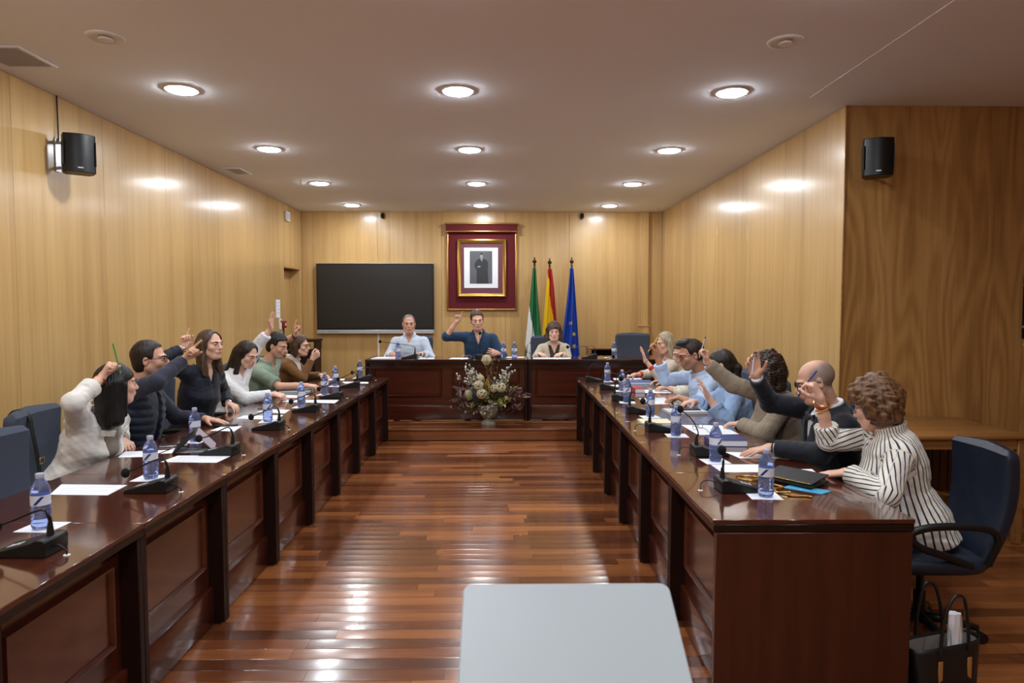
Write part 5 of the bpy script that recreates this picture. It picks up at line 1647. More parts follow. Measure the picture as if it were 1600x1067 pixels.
    sl_ = tuple(slice(max(0, off[i]), min(F.D.shape[i], off[i] + n_[i])) for i in range(3))
    hl_ = tuple(slice(sl_[i].start - off[i], sl_[i].stop - off[i]) for i in range(3))
    A_, B_ = F.D[sl_], Hd.D[hl_]; kk = f32(0.02)
    F.D[sl_] = np.minimum(A_, B_) - np.maximum(kk - np.abs(A_ - B_), 0) ** 2 * (0.25 / kk)
    for (hip, kn), an in zip(knees, ankles):
        F.cone(hip, kn, 0.08 * build, 0.056, 0.03)
        F.cone(kn, an, 0.052, 0.036, 0.02)
        if feet is not None: F.cone(an - nv((0, 0, 0.04)), an + Fw * 0.17 - nv((0, 0, 0.055)), 0.034, 0.026, 0.02)
    for s in 'RL':
        j = J[s]; hand(F, j['wr'], j['d'], j['n'], s == 'R', j['pose'], 1.0 if sex == 'm' else 0.93)
    V, Q = F.mesh()
    keep = np.linalg.norm(V - HF[0], axis=1) < 0.17
    for s in 'RL':
        a_, b_ = J[s]['el'], J[s]['wr'] + J[s]['d'] * 0.2; ba = b_ - a_
        tt = np.clip((V - a_) @ ba / (ba @ ba), 0.1, 1); keep |= np.linalg.norm(V - a_ - tt[:, None] * ba, axis=1) < 0.14
    V, Q = coarsen(V, Q, ~keep, 0.015)
    base = np.array(srgb(*SKINS[skin])[:3])
    colr = np.ones((len(V), 4)); colr[:, :3] = base
    q = (V - HF[0]) @ HF[1] / HF[2]
    inh = (np.abs(q) < 0.16).all(1)
    def blend(mask, c, f):
        f = (mask * f)[:, None]; colr[:, :3] = colr[:, :3] * (1 - f) + np.array(srgb(*c)[:3]) * f
    lipm = np.exp(-((q[:, 0] / 0.02) ** 2 * 1.2 + ((q[:, 2] + 0.0525) / 0.0085) ** 2) ** 2) * (q[:, 1] > 0.07) * inh
    blend(lipm, lip, 0.75)
    ck = np.exp(-(((np.abs(q[:, 0]) - 0.042) / 0.02) ** 2 + ((q[:, 2] + 0.022) / 0.02) ** 2)) * (q[:, 1] > 0.03) * inh
    blend(ck, (200, 120, 104), 0.22)
    if stubble:
        st = (1 / (1 + np.exp((q[:, 2] + 0.035) / 0.006))) * (1 / (1 + np.exp((-q[:, 1] + 0.005) / 0.008))) * (q[:, 2] > -0.125) * inh * (1 - np.exp(-((q[:, 0] / 0.02) ** 2 + ((q[:, 2] + 0.053) / 0.01) ** 2)))
        blend(st, (60, 46, 40), stubble)
    if buzz:                                        # close-cropped hair on the sides and back of the head
        sg = lambda v, k_: 1 / (1 + np.exp(-np.clip(v / k_, -40, 40)))
        e_ = (q[:, 0] / 0.062) ** 2 + ((q[:, 1] - 0.03) / 0.115) ** 2
        top_ = sg(1.0 - e_, 0.12) * sg(q[:, 2] - 0.055, 0.012)
        ear_ = np.exp(-((q[:, 1] + 0.008) / 0.022) ** 2 - ((q[:, 2] + 0.006) / 0.034) ** 2)
        blend(sg(0.03 - q[:, 1], 0.006) * sg(q[:, 2] + 0.05 - 0.5 * np.maximum(q[:, 1] + 0.02, 0), 0.007) * (1 - top_) * (1 - ear_) * inh, buzz, 0.82)
    obj('body', to_mesh('body', V, Q, [skin_mat()], None, {'tint': ('FLOAT_COLOR', colr)}, org), root)
    # ---- eyes, brows
    H4 = Matrix.Identity(4)
    for i in range(3):
        for k_ in range(3): H4[i][k_] = HF[1][i, k_] * HF[2]
        H4[i][3] = HF[0][i] - org[i]
    eb = B().mat('eye_white').ball((0, 0, 0), (0.0126, 0.0052, 0.0112), 14, 10, (-PI / 2, 0, 0))
    me = eb.mesh('eye', True); me.materials.append(MATS['eye_iris'])
    for p in me.polygons:
        if math.hypot(p.center.x, p.center.z) < 0.0068 and p.center.y > 0: p.material_index = 1
    def hobj(name, data, loc=(0, 0, 0)):
        o = obj(name, data, root)
        o.matrix_local = H4 @ Matrix.Translation(loc)
        return o
    for sgn in (-1, 1):
        hobj('eye', me, (sgn * 0.031, 0.0793, 0.0098))
        bm_ = plain('brow_%d_%d_%d' % brow, srgb(*brow), 0.8)
        hobj('eyebrow', B().mat(bm_).tube([(sgn * 0.012, 0.0962, 0.0275), (sgn * 0.03, 0.0945, 0.033), (sgn * 0.051, 0.0785, 0.029)], [0.0032, 0.0038, 0.002], 6))
        hobj('eyelashes', B().mat(bm_).tube([(sgn * 0.019, 0.0885, 0.011), (sgn * 0.025, 0.0905, 0.0148), (sgn * 0.033, 0.0905, 0.0155), (sgn * 0.041, 0.0865, 0.0125), (sgn * 0.0445, 0.0825, 0.0095)], [0.0006, 0.0011, 0.0013, 0.0012, 0.0006], 5))
    # ---- clothes
    nz_ = noise3(abs(hash_(label)) % 9999)
    for g in garments or ():
        gF = Field(lo + (0, 0, 0), hi, g.get('res', res * 1.38))
        off = g.get('off', 0.012); fit = g.get('fit', 1.0)
        am = g.get('wrinkle', 0.004)
        ql = g.get('quilt', 0.0)
        def wrt(X, Y, Z, t):
            o_ = nz_(X, Y, Z, 26.0) * f32(am) + nz_(X, Y, Z * f32(2.0), 48.0) * f32(am * 0.4)
            if ql: o_ = o_ - np.abs(np.sin(t * f32(SL * 62.0))) * f32(ql)
            return o_
        torso(gF, off, wrt, g.get('hem', -0.06), 1.0, fit, 0.0)
        sl = g.get('sleeve', {'R': ('long', 0.96), 'L': ('long', 0.96)})
        for s in 'RL':
            j = J[s]; kind, tcut = sl[s]
            if kind == 'none': continue
            ru, rl, rc = g.get('arm', (0.062, 0.053, 0.040))
            ru, rl, rc = ru * 0.88 * slim ** 0.7, rl * 0.88 * slim ** 0.7, rc * 0.94 * slim ** 0.7
            el_ = j['el']
            def wra(X, Y, Z, ld): return np.sin(ld * f32(120.0) + 6.0 * nz_(X, Y, Z, 22.0)) * f32(am * 0.14) + nz_(X, Y, Z, 40.0) * f32(am * 0.8)
            gF.ell(j['sh'] - S * 0.008, (ru * 0.98,) * 3, None, 0.04, wr=wra if False else None)
            gF.cone(nk - S * 0.055, j['sh'], 0.046 * slim + off, ru * 0.86, 0.04)
            if kind == 'short':
                gF.cone(j['sh'], el_, ru, rl * 1.12, 0.02, cut1=tcut, wr=wra)
            else:
                gF.cone(j['sh'], el_, ru, rl, 0.02, wr=wra)
                gF.ell(el_, (rl * 1.0,) * 3, None, 0.015)
                gF.cone(el_, j['wr'], rl, rc, 0.012, cut1=tcut, wr=wra)
                if g.get('cuff'):
                    cl, ct = g['cuff']                      # turned-back cuff: length along the arm, extra thickness
                    r_at = rl + (rc - rl) * tcut
                    ax_ = j['wr'] - el_
                    gF.cone(el_ + ax_ * (tcut - cl / j['l2']), el_ + ax_ * tcut, r_at + ct, r_at + ct * 1.25, 0.0, cut0=0.0, cut1=1.0)
        # neck opening
        nr = g.get('neck_r', 0.058 if sex == 'm' else 0.05)
        if g.get('collar'):
            ch_, cr = g['collar']
            gF.cone(nk - S * 0.03 - Ft * 0.012, nk + (hb - nk) * 0.1 + S * ch_ * 0.8 - Ft * 0.012, nr + 0.022, nr + 0.012 + cr, 0.012, cut1=1.0)
        gF.cone(nk - S * 0.01 - Ft * 0.01, nk + (hb - nk) * 1.2, nr, nr + 0.012, 0.0, 's')
        if g.get('vee'):
            vw, vd, vtop = g['vee']                          # half width at the top, depth as share of the spine, top share
            def vf(X, Y, Z):
                px, py, pz = X - f32(pelv[0]), Y - f32(pelv[1]), Z - f32(pelv[2])
                t = (px * f32(S[0]) + py * f32(S[1]) + pz * f32(S[2])) / f32(SL)
                u = px * f32(At[0]) + py * f32(At[1]) + pz * f32(At[2]); w2 = px * f32(Ft[0]) + py * f32(Ft[1]) + pz * f32(Ft[2])
                half = np.clip((t - f32(vtop - vd)) / f32(vd), 0, 1.3) * f32(vw) + f32(g.get('gap', 0.0))
                cut = np.maximum(np.abs(u - f32(g.get('shift', 0.0))) - half, -w2 + f32(0.0))
                if not g.get('open'): cut = np.maximum(cut, (f32(vtop - vd) - t) * f32(SL))
                return cut
            gF.ops(vf, np.minimum(pelv, nk) - 0.3, np.maximum(pelv, nk) + 0.3, 0.0, 's')
        V, Q = gF.mesh()
        # stripe coordinate: round the trunk, or round the sleeve
        px = V - pelv; t = px @ S / SL; u = px @ At; w2 = px @ Ft
        sc_ = np.arctan2(u, w2) * 0.15
        dist = np.hypot(u / 1.25, w2) - 0.11
        best = dist.copy()
        for s in 'RL':
            j = J[s]
            for a_, b_ in ((j['sh'], j['el']), (j['el'], j['wr'])):
                ba = b_ - a_; tt = np.clip((V - a_) @ ba / (ba @ ba), 0.0, 1); c_ = V - a_ - tt[:, None] * ba
                dd = np.linalg.norm(c_, axis=1) - 0.055
                e1 = unit(np.cross(ba, Ft)); e2 = unit(np.cross(ba, e1))
                ang = np.arctan2(c_ @ e2, c_ @ e1)
                m_ = (dd < best) & (tt > 0.12 if a_ is j['sh'] else tt > -1)
                sc_ = np.where(m_, ang * 0.055 + (0.35 * tt * j['l1'] if g.get('spiral') else 0), sc_)
                best = np.where(m_, dd, best)
        o = obj(g['name'], to_mesh(g['name'], V, Q, [g['mat']], None, {'s': ('FLOAT', sc_ + 3.0)}, org), root)
        if g.get('label'): o['label'] = g['label']
    # ---- trousers
    tF = Field((min(p[0] for p in [pelv] + [k_[1] for k_ in knees] + ankles) - 0.24, min(p[1] for p in [pelv] + [k_[1] for k_ in knees] + ankles) - 0.24, z0 + 0.06), (max(p[0] for p in [pelv] + [k_[1] for k_ in knees] + ankles) + 0.24, max(p[1] for p in [pelv] + [k_[1] for k_ in knees] + ankles) + 0.24, z0 + 0.72), 0.015)
    torso(tF, 0.006, None, -0.1, 0.22, 1.0, 0.0)
    for (hip, kn), an in zip(knees, ankles):
        tF.cone(hip, kn, 0.095 * build, 0.072, 0.03); tF.cone(kn, an, 0.07, 0.058, 0.02, cut1=1.0)
    V, Q = tF.mesh()
    obj('trousers', to_mesh('trousers', V, Q, [cloth('trouser_cloth', srgb(30, 33, 44))], None, None, org), root)
    for an in ankles:
        b = B().mat('black_plastic').ball((0, 0, 0), (0.045, 0.12, 0.04), 14, 8)
        o = obj('shoe', b, root, tuple(an + Fw * 0.05 - org - nv((0, 0, 0.045))), (0, 0, fa - PI / 2))
    # ---- hair
    if hair: hair_on(root, HF, H4, hair, hobj)
    if glasses:
        gl = B()
        gm = MATS[glasses] if isinstance(glasses, str) else glasses
        gl.mat(gm)
        for sgn in (-1, 1):
            pts = [(sgn * 0.033 + 0.025 * math.copysign(abs(math.cos(a)) ** 0.7, math.cos(a)), 0.099 - 0.10 * abs(sgn * 0.033 + 0.025 * math.cos(a)) ** 1.6, 0.008 + 0.018 * math.copysign(abs(math.sin(a)) ** 0.8, math.sin(a))) for a in [2 * PI * i / 20 for i in range(20)]]
            gl.tube(pts, 0.0022, 6, True)
            gl.tube([(sgn * 0.058, 0.094, 0.016), (sgn * 0.078, 0.07, 0.017), (sgn * 0.083, 0.0, 0.014), (sgn * 0.081, -0.03, -0.002)], 0.002, 6)
        gl.tube([(-0.009, 0.098, 0.012), (0, 0.101, 0.015), (0.009, 0.098, 0.012)], 0.002, 6)
        hobj('glasses', gl)
    for ex in extras: ex(root, org, J, HF, hobj, dict(pelv=pelv, nk=nk, S=S, At=At, Ft=Ft, SL=SL))
    return root, J, HF

def hash_(s):
    h = 7
    for c_ in s: h = (h * 31 + ord(c_)) % 1000003
    return h

# ------------------------------------------------------------------ hair, built in head coordinates
def hair_on(root, HF, H4, hr, hobj):
    st = hr['style']; m = hr['mat']; th = hr.get('th', 0.012)
    ext = hr.get('ext', 0.16); low = hr.get('low', 0.16)
    F = Field((-ext, -ext - 0.03, -low), (ext, ext, 0.19), hr.get('res', 0.0052))
    nz = noise3(hash_(st + m.name))
    amp = hr.get('amp', 0.004); fr = hr.get('freq', 60.0)
    curly = st in ('curly', 'waves')
    def w(X, Y, Z, t):
        if curly:
            return -np.abs(nz(X, Y, Z, fr)) * f32(amp) + f32(amp * 0.4)
        # combed strands: ridges that run down from the crown
        ang = np.arctan2(X, Y + f32(0.02))
        return np.sin(ang * f32(46.0) + 2.5 * nz(X, Y, Z, 16.0)) * f32(amp * 0.45) + nz(X, Y, Z, 30.0) * f32(amp * 0.8)
    vol = hr.get('vol', 0.0)
    sx_ = 0.45 if st in ('short', 'ring') else 1.0
    F.ell((0, -0.018, 0.037 + vol * 0.3), (0.0755 + th * sx_ + vol * 0.5 * sx_, 0.095 + th + vol * 0.5, 0.0845 + th + vol), None, 0.0, wr=w)
    F.ell((0, -0.04, -0.02), (0.066 + (th * 0.8 + vol * 0.4) * sx_, 0.066 + th * 0.8, 0.075), None, 0.02, wr=w)
    for a, b_, ra, rb in hr.get('locks', ()):
        F.cone(a, b_, ra, rb, 0.025, wr=w)
    for c_, r_ in hr.get('puffs', ()):
        F.ell(c_, r_, None, 0.02, wr=w)
    # clear the face, the ears and the neck
    hl = hr.get('line', 0.062)           # hairline height at the forehead
    y0_ = hr.get('y0', 0.042)
    F.ops(lambda X, Y, Z: np.maximum(f32(y0_) - Y - f32(2.0) * X * X, Z - f32(hl) + f32(hr.get('arc', 5.0)) * X * X), (-0.13, y0_ - 0.02, -0.3), (0.13, 0.25, hl), 0.010, 's')
    fc = hr.get('face_cut')
    if fc: 
        for c_, r_ in fc: F.ell(c_, r_, None, 0.006, 's')
    if hr.get('ears', True):
        for q in (-1, 1):
            F.ell((q * 0.088, 0.002, -0.022), (0.03, 0.036, 0.045), None, 0.008, 's')
            F.ell((q * 0.07, 0.055, -0.03), (0.04, 0.05, 0.055), None, 0.008, 's')
    nl = hr.get('nape')
    if nl is not None:
        F.ops(lambda X, Y, Z: Z - f32(nl) + 0 * X + 0 * Y, (-0.3, -0.3, -0.3), (0.3, 0.3, nl), 0.0, 's', pad=0.02)
    if hr.get('bald'):
        F.ell((0, 0.03, 0.115), (0.07, 0.115, 0.08), None, 0.012, 's')
    V, Q = F.mesh()
    o = hobj('hair', to_mesh('hair', V, Q, [m]))
    return o

def wrist_band(name, mat, side, pos=0.0, r=0.029, th=0.004, tilt=0.0, n=1, gapd=0.006, squash=1.0):
    """bracelet or strap round a wrist; pos metres up the arm from the wrist"""
    def f(root, org, J, HF, hobj, T):
        j = J[side]; ax = unit(j['wr'] - j['el'])
        e1 = unit(np.cross(ax, (0.3, 0.2, 1.0))); e2 = np.cross(ax, e1)
        for i in range(n):
            c_ = j['wr'] - ax * (pos + i * gapd)
            pts = [tuple(c_ - org + (e1 * math.cos(a) + e2 * math.sin(a)) * r + ax * tilt * math.cos(a + i) * r) for a in [2 * PI * k_ / 22 for k_ in range(22)]]
            obj(name, B().mat(mat).tube(pts, th, 6, True), root)
    return f
def watch(side, pos=0.018, face=None):
    def f(root, org, J, HF, hobj, T):
        j = J[side]; ax = unit(j['wr'] - j['el']); up = -nv(j['n']); up = unit(up - ax * (up @ ax)); sd = np.cross(ax, up)
        c_ = j['wr'] - ax * pos - org
        pts = [tuple(c_ + (up * math.cos(a) * 0.9 + sd * math.sin(a)) * 0.031) for a in [2 * PI * k_ / 22 for k_ in range(22)]]
        o = obj('watch_strap', B().mat('black_plastic').tube(pts, 0.007, 8, True), root)
        M_ = Matrix([[sd[i], ax[i], up[i]] for i in range(3)])
        obj('watch_case', B().mat('black_plastic').box(tuple(c_ + up * 0.034), (0.036, 0.04, 0.011), 0.004, M_).mat('screen_glass').box(tuple(c_ + up * 0.0402), (0.03, 0.034, 0.001), 0, M_), root)
    return f
def pen_in(label, J, side, mat, cap_mat, length=0.145, along=None, off=(0.012, 0.07, 0.022), right=True):
    """a pen standing in a hand"""
    j = J[side]; d, n = unit(j['d']), unit(j['n']); n = unit(n - d * (n @ d)); s_ = np.cross(d, n) if side == 'R' else np.cross(n, d)
    p = j['wr'] + s_ * off[0] + d * off[1] + n * off[2]
    a = unit(along)
    t = thing('pen', label, 'pen', tuple(p))
    obj('barrel', B().mat(mat).tube([tuple(-a * length * 0.38), tuple(a * length * 0.45)], 0.0042, 8), t)
    obj('nib', B().mat('silver').tube([tuple(-a * length * 0.38), tuple(-a * length * 0.46)], [0.004, 0.001], 8), t)
    obj('pen_end', B().mat(cap_mat).tube([tuple(a * length * 0.45), tuple(a * length * 0.55)], [0.0046, 0.0036], 8), t)
    return t

def on_torso(T, t, u, w): return T['pelv'] + T['S'] * t * T['SL'] + T['At'] * u + T['Ft'] * w
def torso_plates(items):
    """pocket flaps, buttons, plackets laid on the chest: (name, material, t, u, w, size)"""
    def f(root, org, J, HF, hobj, T):
        M_ = Matrix([[T['At'][i], T['Ft'][i], T['S'][i]] for i in range(3)])
        for nm, m, t, u, w_, sz in items:
            a = -math.atan2(u, 0.2)
            R_ = M_ @ Matrix.Rotation(a, 3, 'Z')
            obj(nm, B().mat(m).box(tuple(on_torso(T, t, u, w_) - org), sz, min(sz) * 0.3, R_), root)
    return f
def ribbon_tie(m):
    def f(root, org, J, HF, hobj, T):
        p = on_torso(T, 0.93, 0.0, 0.105) - org
        M_ = Matrix([[T['At'][i], T['Ft'][i], T['S'][i]] for i in range(3)])
        b = B().mat(m)
        for sgn in (-1, 1):
            b.prism([(0, -0.008), (sgn * 0.055, -0.03), (sgn * 0.06, 0.028), (0, 0.008)], 0.018, tuple(p), M_ @ Matrix.Rotation(PI / 2, 3, 'X'), 0.004)
        b.ball(tuple(p + T['Ft'] * 0.006), 0.013, 10, 8)
        obj('bow_tie', b, root)
    return f
# ================================================================== THE PEOPLE
G = srgb
black_hair = hair_mat('hair_black', G(10, 9, 10), G(26, 23, 22)); dark_hair = hair_mat('hair_dark', G(22, 15, 12), G(46, 32, 25)); brown_hair = hair_mat('hair_brown', G(40, 26, 18), G(86, 60, 42))
long_brown = hair_mat('hair_long_brown', G(38, 27, 21), G(98, 72, 50)); blonde = hair_mat('hair_blonde', G(120, 104, 80), G(190, 176, 150)); grey_hair = hair_mat('hair_grey', G(84, 78, 72), G(140, 134, 126))
curl_hair = hair_mat('hair_curl', G(26, 18, 14), G(62, 44, 32), sc=60); auburn = hair_mat('hair_auburn', G(52, 32, 18), G(126, 88, 54), sc=60); head_brown = hair_mat('hair_head_brown', G(44, 30, 24), G(96, 68, 54), sc=60)
white_denim = cloth('white_denim', G(226, 222, 216), 0.8, wr=0.28); taupe = cloth('taupe_knit', G(122, 112, 98))
navy_jersey = cloth('navy_jersey', G(50, 52, 66), wr=0.3); navy_vest = cloth('navy_quilt', G(26, 31, 48), 0.6)
navy_silk = cloth('navy_blouse', G(17, 22, 38), 0.6); white_blouse = cloth('white_blouse', G(228, 228, 230), 0.75, wr=0.3)
green_polo = cloth('green_polo', G(140, 158, 140)); brown_card = cloth('brown_cardigan', G(122, 84, 46)); white_knit = cloth('white_knit', G(214, 210, 204))
pale_blue = cloth('pale_blue_shirt', G(206, 219, 236), 0.8, wr=0.28); sky_blue = cloth('sky_blue_shirt', G(184, 206, 236), 0.8, wr=0.28); denim_blue = cloth('light_denim', G(152, 180, 218), 0.8, wr=0.28)
navy_shirt = cloth('navy_shirt', G(36, 60, 88), 0.8, wr=0.28); beige_card = cloth('beige_cardigan', G(204, 192, 170)); dark_top = cloth('olive_top', G(66, 60, 52))
cream_knit = cloth('cream_knit', G(208, 200, 184)); red_top = cloth('red_top', G(200, 60, 44)); cream_shirt = cloth('cream_dotted_shirt', G(226, 220, 204), dots=(G(60, 52, 44), 38.0, 0.2))
stripe_brown = cloth('brown_striped_cardigan', G(126, 112, 96), stripe=(G(182, 166, 142), 0.011, 0.22)); stripe_navy = cloth('white_striped_shirt', G(224, 218, 206), 0.8, stripe=(G(38, 38, 62), 0.0245, 0.27), wr=0.28)
suit = cloth('navy_suit', G(22, 26, 36), 0.7, wr=0.3); white_shirt = cloth('white_shirt', G(226, 228, 234)); scarf = cloth('navy_scarf', G(18, 20, 34), 0.5)

def A(h, d, n, pose, elbow=(0, 0, -1)): return dict(h=h, d=d, n=n, pose=pose, elbow=elbow)
LONG = {'R': ('long', 0.95), 'L': ('long', 0.95)}

# ---------------- left row
_, J, _ = person('woman in a white denim jacket raising a green pencil at the left desks', (-2.46, 3.86), -8, (-2.26, 3.87, 1.0), (-2.16, 3.86, 1.145), 48, -2, 0, 'f', 'fair', 1.0,
    dict(R=A((-2.135, 3.74, 1.275), (0.42, 0.12, 0.9), (0.8, 0.5, -0.25), 'fist', (-0.05, -1, -0.35)), L=A((-2.2, 4.03, 0.772), (0.75, -0.45, -0.22), (0, 0, -1), 'relaxed', (-0.3, 0.8, -0.3))),
    [dict(name='top', mat=taupe, off=0.006, sleeve={'R': ('short', 0.5), 'L': ('short', 0.5)}, res=0.008),
     dict(name='jacket', mat=white_denim, off=0.024, arm=(0.070, 0.062, 0.05), sleeve={'R': ('long', 0.66), 'L': ('long', 0.93)}, cuff=(0.055, 0.007), collar=(0.035, 0.018), vee=(0.06, 0.5, 1.0), gap=0.03, open=True, wrinkle=0.006, neck_r=0.062)],
    dict(style='long', mat=black_hair, th=0.014, line=0.055, low=0.3, ears=False, fw=0.06,
         locks=[((-0.07, -0.03, 0.02), (-0.085, -0.03, -0.20), 0.035, 0.03), ((0.07, -0.03, 0.02), (0.085, -0.02, -0.2), 0.035, 0.03), ((0.0, -0.07, 0.0), (0.0, -0.07, -0.2), 0.06, 0.045), ((-0.04, -0.07, 0.0), (-0.05, -0.06, -0.21), 0.045, 0.035), ((0.04, -0.07, 0.0), (0.05, -0.06, -0.22), 0.045, 0.035), ((0.072, 0.02, 0.0), (0.08, 0.03, -0.17), 0.018, 0.012), ((-0.072, 0.02, 0.0), (-0.08, 0.03, -0.17), 0.018, 0.012)]),
    'councillors at the left desks', res=0.0046, extras=(wrist_band('bracelet', 'book_red', 'R', 0.012, 0.027, 0.003), wrist_band('bracelet', 'brass', 'R', 0.022, 0.0285, 0.0022), wrist_band('bracelet', 'black_metal', 'L', 0.0, 0.028, 0.003, 0.2),
      torso_plates([('pocket_flap', 'white_denim', 0.86, 0.07, 0.132, (0.085, 0.006, 0.035)), ('pocket_flap', 'white_denim', 0.86, -0.07, 0.132, (0.085, 0.006, 0.035)), ('button', 'brass', 0.84, 0.07, 0.137, (0.01, 0.004, 0.01)), ('button', 'brass', 0.84, -0.07, 0.137, (0.01, 0.004, 0.01))])))
plain('pencil_green', srgb(40, 140, 60), 0.4); plain('pencil_yellow', srgb(232, 196, 40), 0.4); plain('pen_blue', srgb(30, 44, 130), 0.35); plain('pen_black', srgb(16, 16, 18), 0.35); plain('pen_white', srgb(220, 222, 232), 0.35)
pen_in('green pencil in the raised hand of the woman in white denim', J, 'R', 'pencil_green', 'pencil_green', 0.17, (-0.24, 0.02, 1), off=(0.03, 0.115, 0.03))
# jacket pocket flaps
_, J, _ = person('man in a navy padded vest and glasses pointing up at the left desks', (-2.5, 4.52), -4, (-2.39, 4.52, 1.065), (-2.3, 4.51, 1.232), 12, 0, 0, 'm', 'mid', 1.04,
    dict(R=A((-2.03, 4.5, 1.305), (0.6, 0.05, 0.8), (0.75, 0.15, -0.6), 'point', (0.35, -1, -0.25)), L=A((-2.01, 4.83, 0.781), (0.97, -0.05, -0.12), (0, 0, -1), 'flat', (-0.3, 0.7, -0.5))),
    [dict(name='sweater', mat=navy_jersey, off=0.012, arm=(0.072, 0.060, 0.042), sleeve={'R': ('long', 0.97), 'L': ('long', 0.95)}, wrinkle=0.005, collar=(0.03, 0.012)),
     dict(name='padded_vest', mat=navy_vest, off=0.034, sleeve={'R': ('none', 0), 'L': ('none', 0)}, quilt=0.008, vee=(0.05, 0.4, 1.0), gap=0.03, open=True, neck_r=0.075, wrinkle=0.003)],
    dict(style='short', mat=dark_hair, th=0.008, line=0.094, nape=-0.075, amp=0.003, vol=0.006), 'councillors at the left desks', res=0.0046, glasses='black_metal', stubble=0.45, brow=(30, 22, 18))
_, J, _ = person('woman in a navy blouse with long brown hair pointing up', (-2.46, 5.34), -22, (-2.31, 5.33, 1.125), (-2.245, 5.31, 1.285), -24, 0, 0, 'f', 'fair', 1.02,
    dict(R=A((-2.375, 5.16, 1.36), (0.05, 0.05, 1.0), (0.85, -0.2, 0.0), 'point', (-0.5, -0.6, -0.5)), L=A((-2.13, 5.46, 0.79), (0.8, -0.5, -0.15), (0, 0, -1), 'relaxed', (-0.2, 0.8, -0.4))),
    [dict(name='blouse', mat=navy_silk, off=0.014, arm=(0.07, 0.064, 0.05), sleeve={'R': ('long', 0.85), 'L': ('long', 0.93)}, vee=(0.045, 0.2, 1.0), wrinkle=0.006)],
    dict(style='long', mat=long_brown, th=0.012, line=0.105, arc=15.0, low=0.34, ears=False, fw=0.058,
         locks=[((-0.07, -0.02, 0.02), (-0.085, 0.0, -0.2), 0.03, 0.024), ((0.07, -0.02, 0.02), (0.085, 0.02, -0.22), 0.03, 0.022), ((-0.03, -0.07, 0.0), (-0.06, -0.06, -0.22), 0.055, 0.03), ((0.03, -0.07, 0.0), (0.06, -0.05, -0.24), 0.055, 0.03), ((-0.085, 0.0, -0.18), (-0.08, 0.05, -0.27), 0.026, 0.015), ((0.085, 0.02, -0.18), (0.07, 0.07, -0.28), 0.026, 0.015)]),
    'councillors at the left desks', res=0.005, extras=(wrist_band('bracelet', 'chrome', 'R', 0.01, 0.027, 0.003, 0.1, 2, 0.009), wrist_band('bracelet', 'chrome', 'L', 0.0, 0.029, 0.006, 0.1, 2, 0.012)), brow=(52, 34, 24))
_, J, _ = person('long-haired woman in a white blouse writing with one arm raised', (-2.52, 6.12), -14, (-2.36, 6.12, 1.0), (-2.26, 6.1, 1.155), -22, -24, 0, 'f', 'fair', 0.96,
    dict(R=A((-1.92, 6.0, 0.80), (0.95, -0.1, -0.2), (0.15, 0.3, -0.9), 'grip', (-0.1, -0.7, -0.6)), L=A((-2.12, 6.34, 1.46), (0.05, 0.02, 1.0), (0.95, -0.1, 0.1), 'flat', (-0.7, 0.5, -0.2))),
    [dict(name='blouse', mat=white_blouse, off=0.016, arm=(0.074, 0.07, 0.052), sleeve={'R': ('long', 0.9), 'L': ('long', 0.72)}, vee=(0.03, 0.14, 1.0), wrinkle=0.007, collar=(0.02, 0.012))],
    dict(style='long', mat=dark_hair, th=0.012, line=0.102, arc=15.0, low=0.4, ears=False, fw=0.056, res=0.0052,
         locks=[((-0.06, -0.04, 0.02), (-0.09, -0.07, -0.26), 0.04, 0.03), ((0.06, -0.03, 0.02), (0.085, 0.02, -0.22), 0.032, 0.022), ((0.085, 0.02, -0.2), (0.08, 0.09, -0.36), 0.026, 0.012), ((-0.03, -0.08, 0.0), (-0.05, -0.11, -0.30), 0.055, 0.04), ((0.03, -0.08, 0.0), (0.06, -0.09, -0.30), 0.055, 0.04)]),
    'councillors at the left desks', res=0.0054)
pen_in('blue pen in the writing hand of the long-haired woman', J, 'R', 'pen_white', 'pen_blue', 0.14, (-0.8, 0.1, 0.42), off=(0.012, 0.08, 0.02))
_, J, _ = person('man in a sage green polo shirt with one bare arm raised', (-2.5, 6.88), -8, (-2.345, 6.88, 1.01), (-2.24, 6.86, 1.185), -14, -16, 0, 'm', 'mid', 1.02,
    dict(R=A((-1.84, 6.73, 0.80), (0.97, 0.1, -0.1), (0, 0.2, -1), 'relaxed', (-0.1, -0.8, -0.5)), L=A((-2.105, 7.06, 1.37), (0.1, 0.0, 1.0), (0.9, -0.3, 0.1), 'point', (-0.7, 0.4, -0.4))),
    [dict(name='polo_shirt', mat=green_polo, off=0.012, arm=(0.072, 0.07, 0.06), sleeve={'R': ('short', 0.86), 'L': ('short', 0.7)}, vee=(0.028, 0.16, 1.0), wrinkle=0.005, collar=(0.028, 0.016))],
    dict(style='short', mat=black_hair, th=0.009, line=0.088, nape=-0.07, amp=0.006, vol=0.014), 'councillors at the left desks', res=0.0054, stubble=0.3, brow=(18, 14, 12),
    extras=(wrist_band('wristband', 'black_plastic', 'L', 0.016, 0.029, 0.007),))
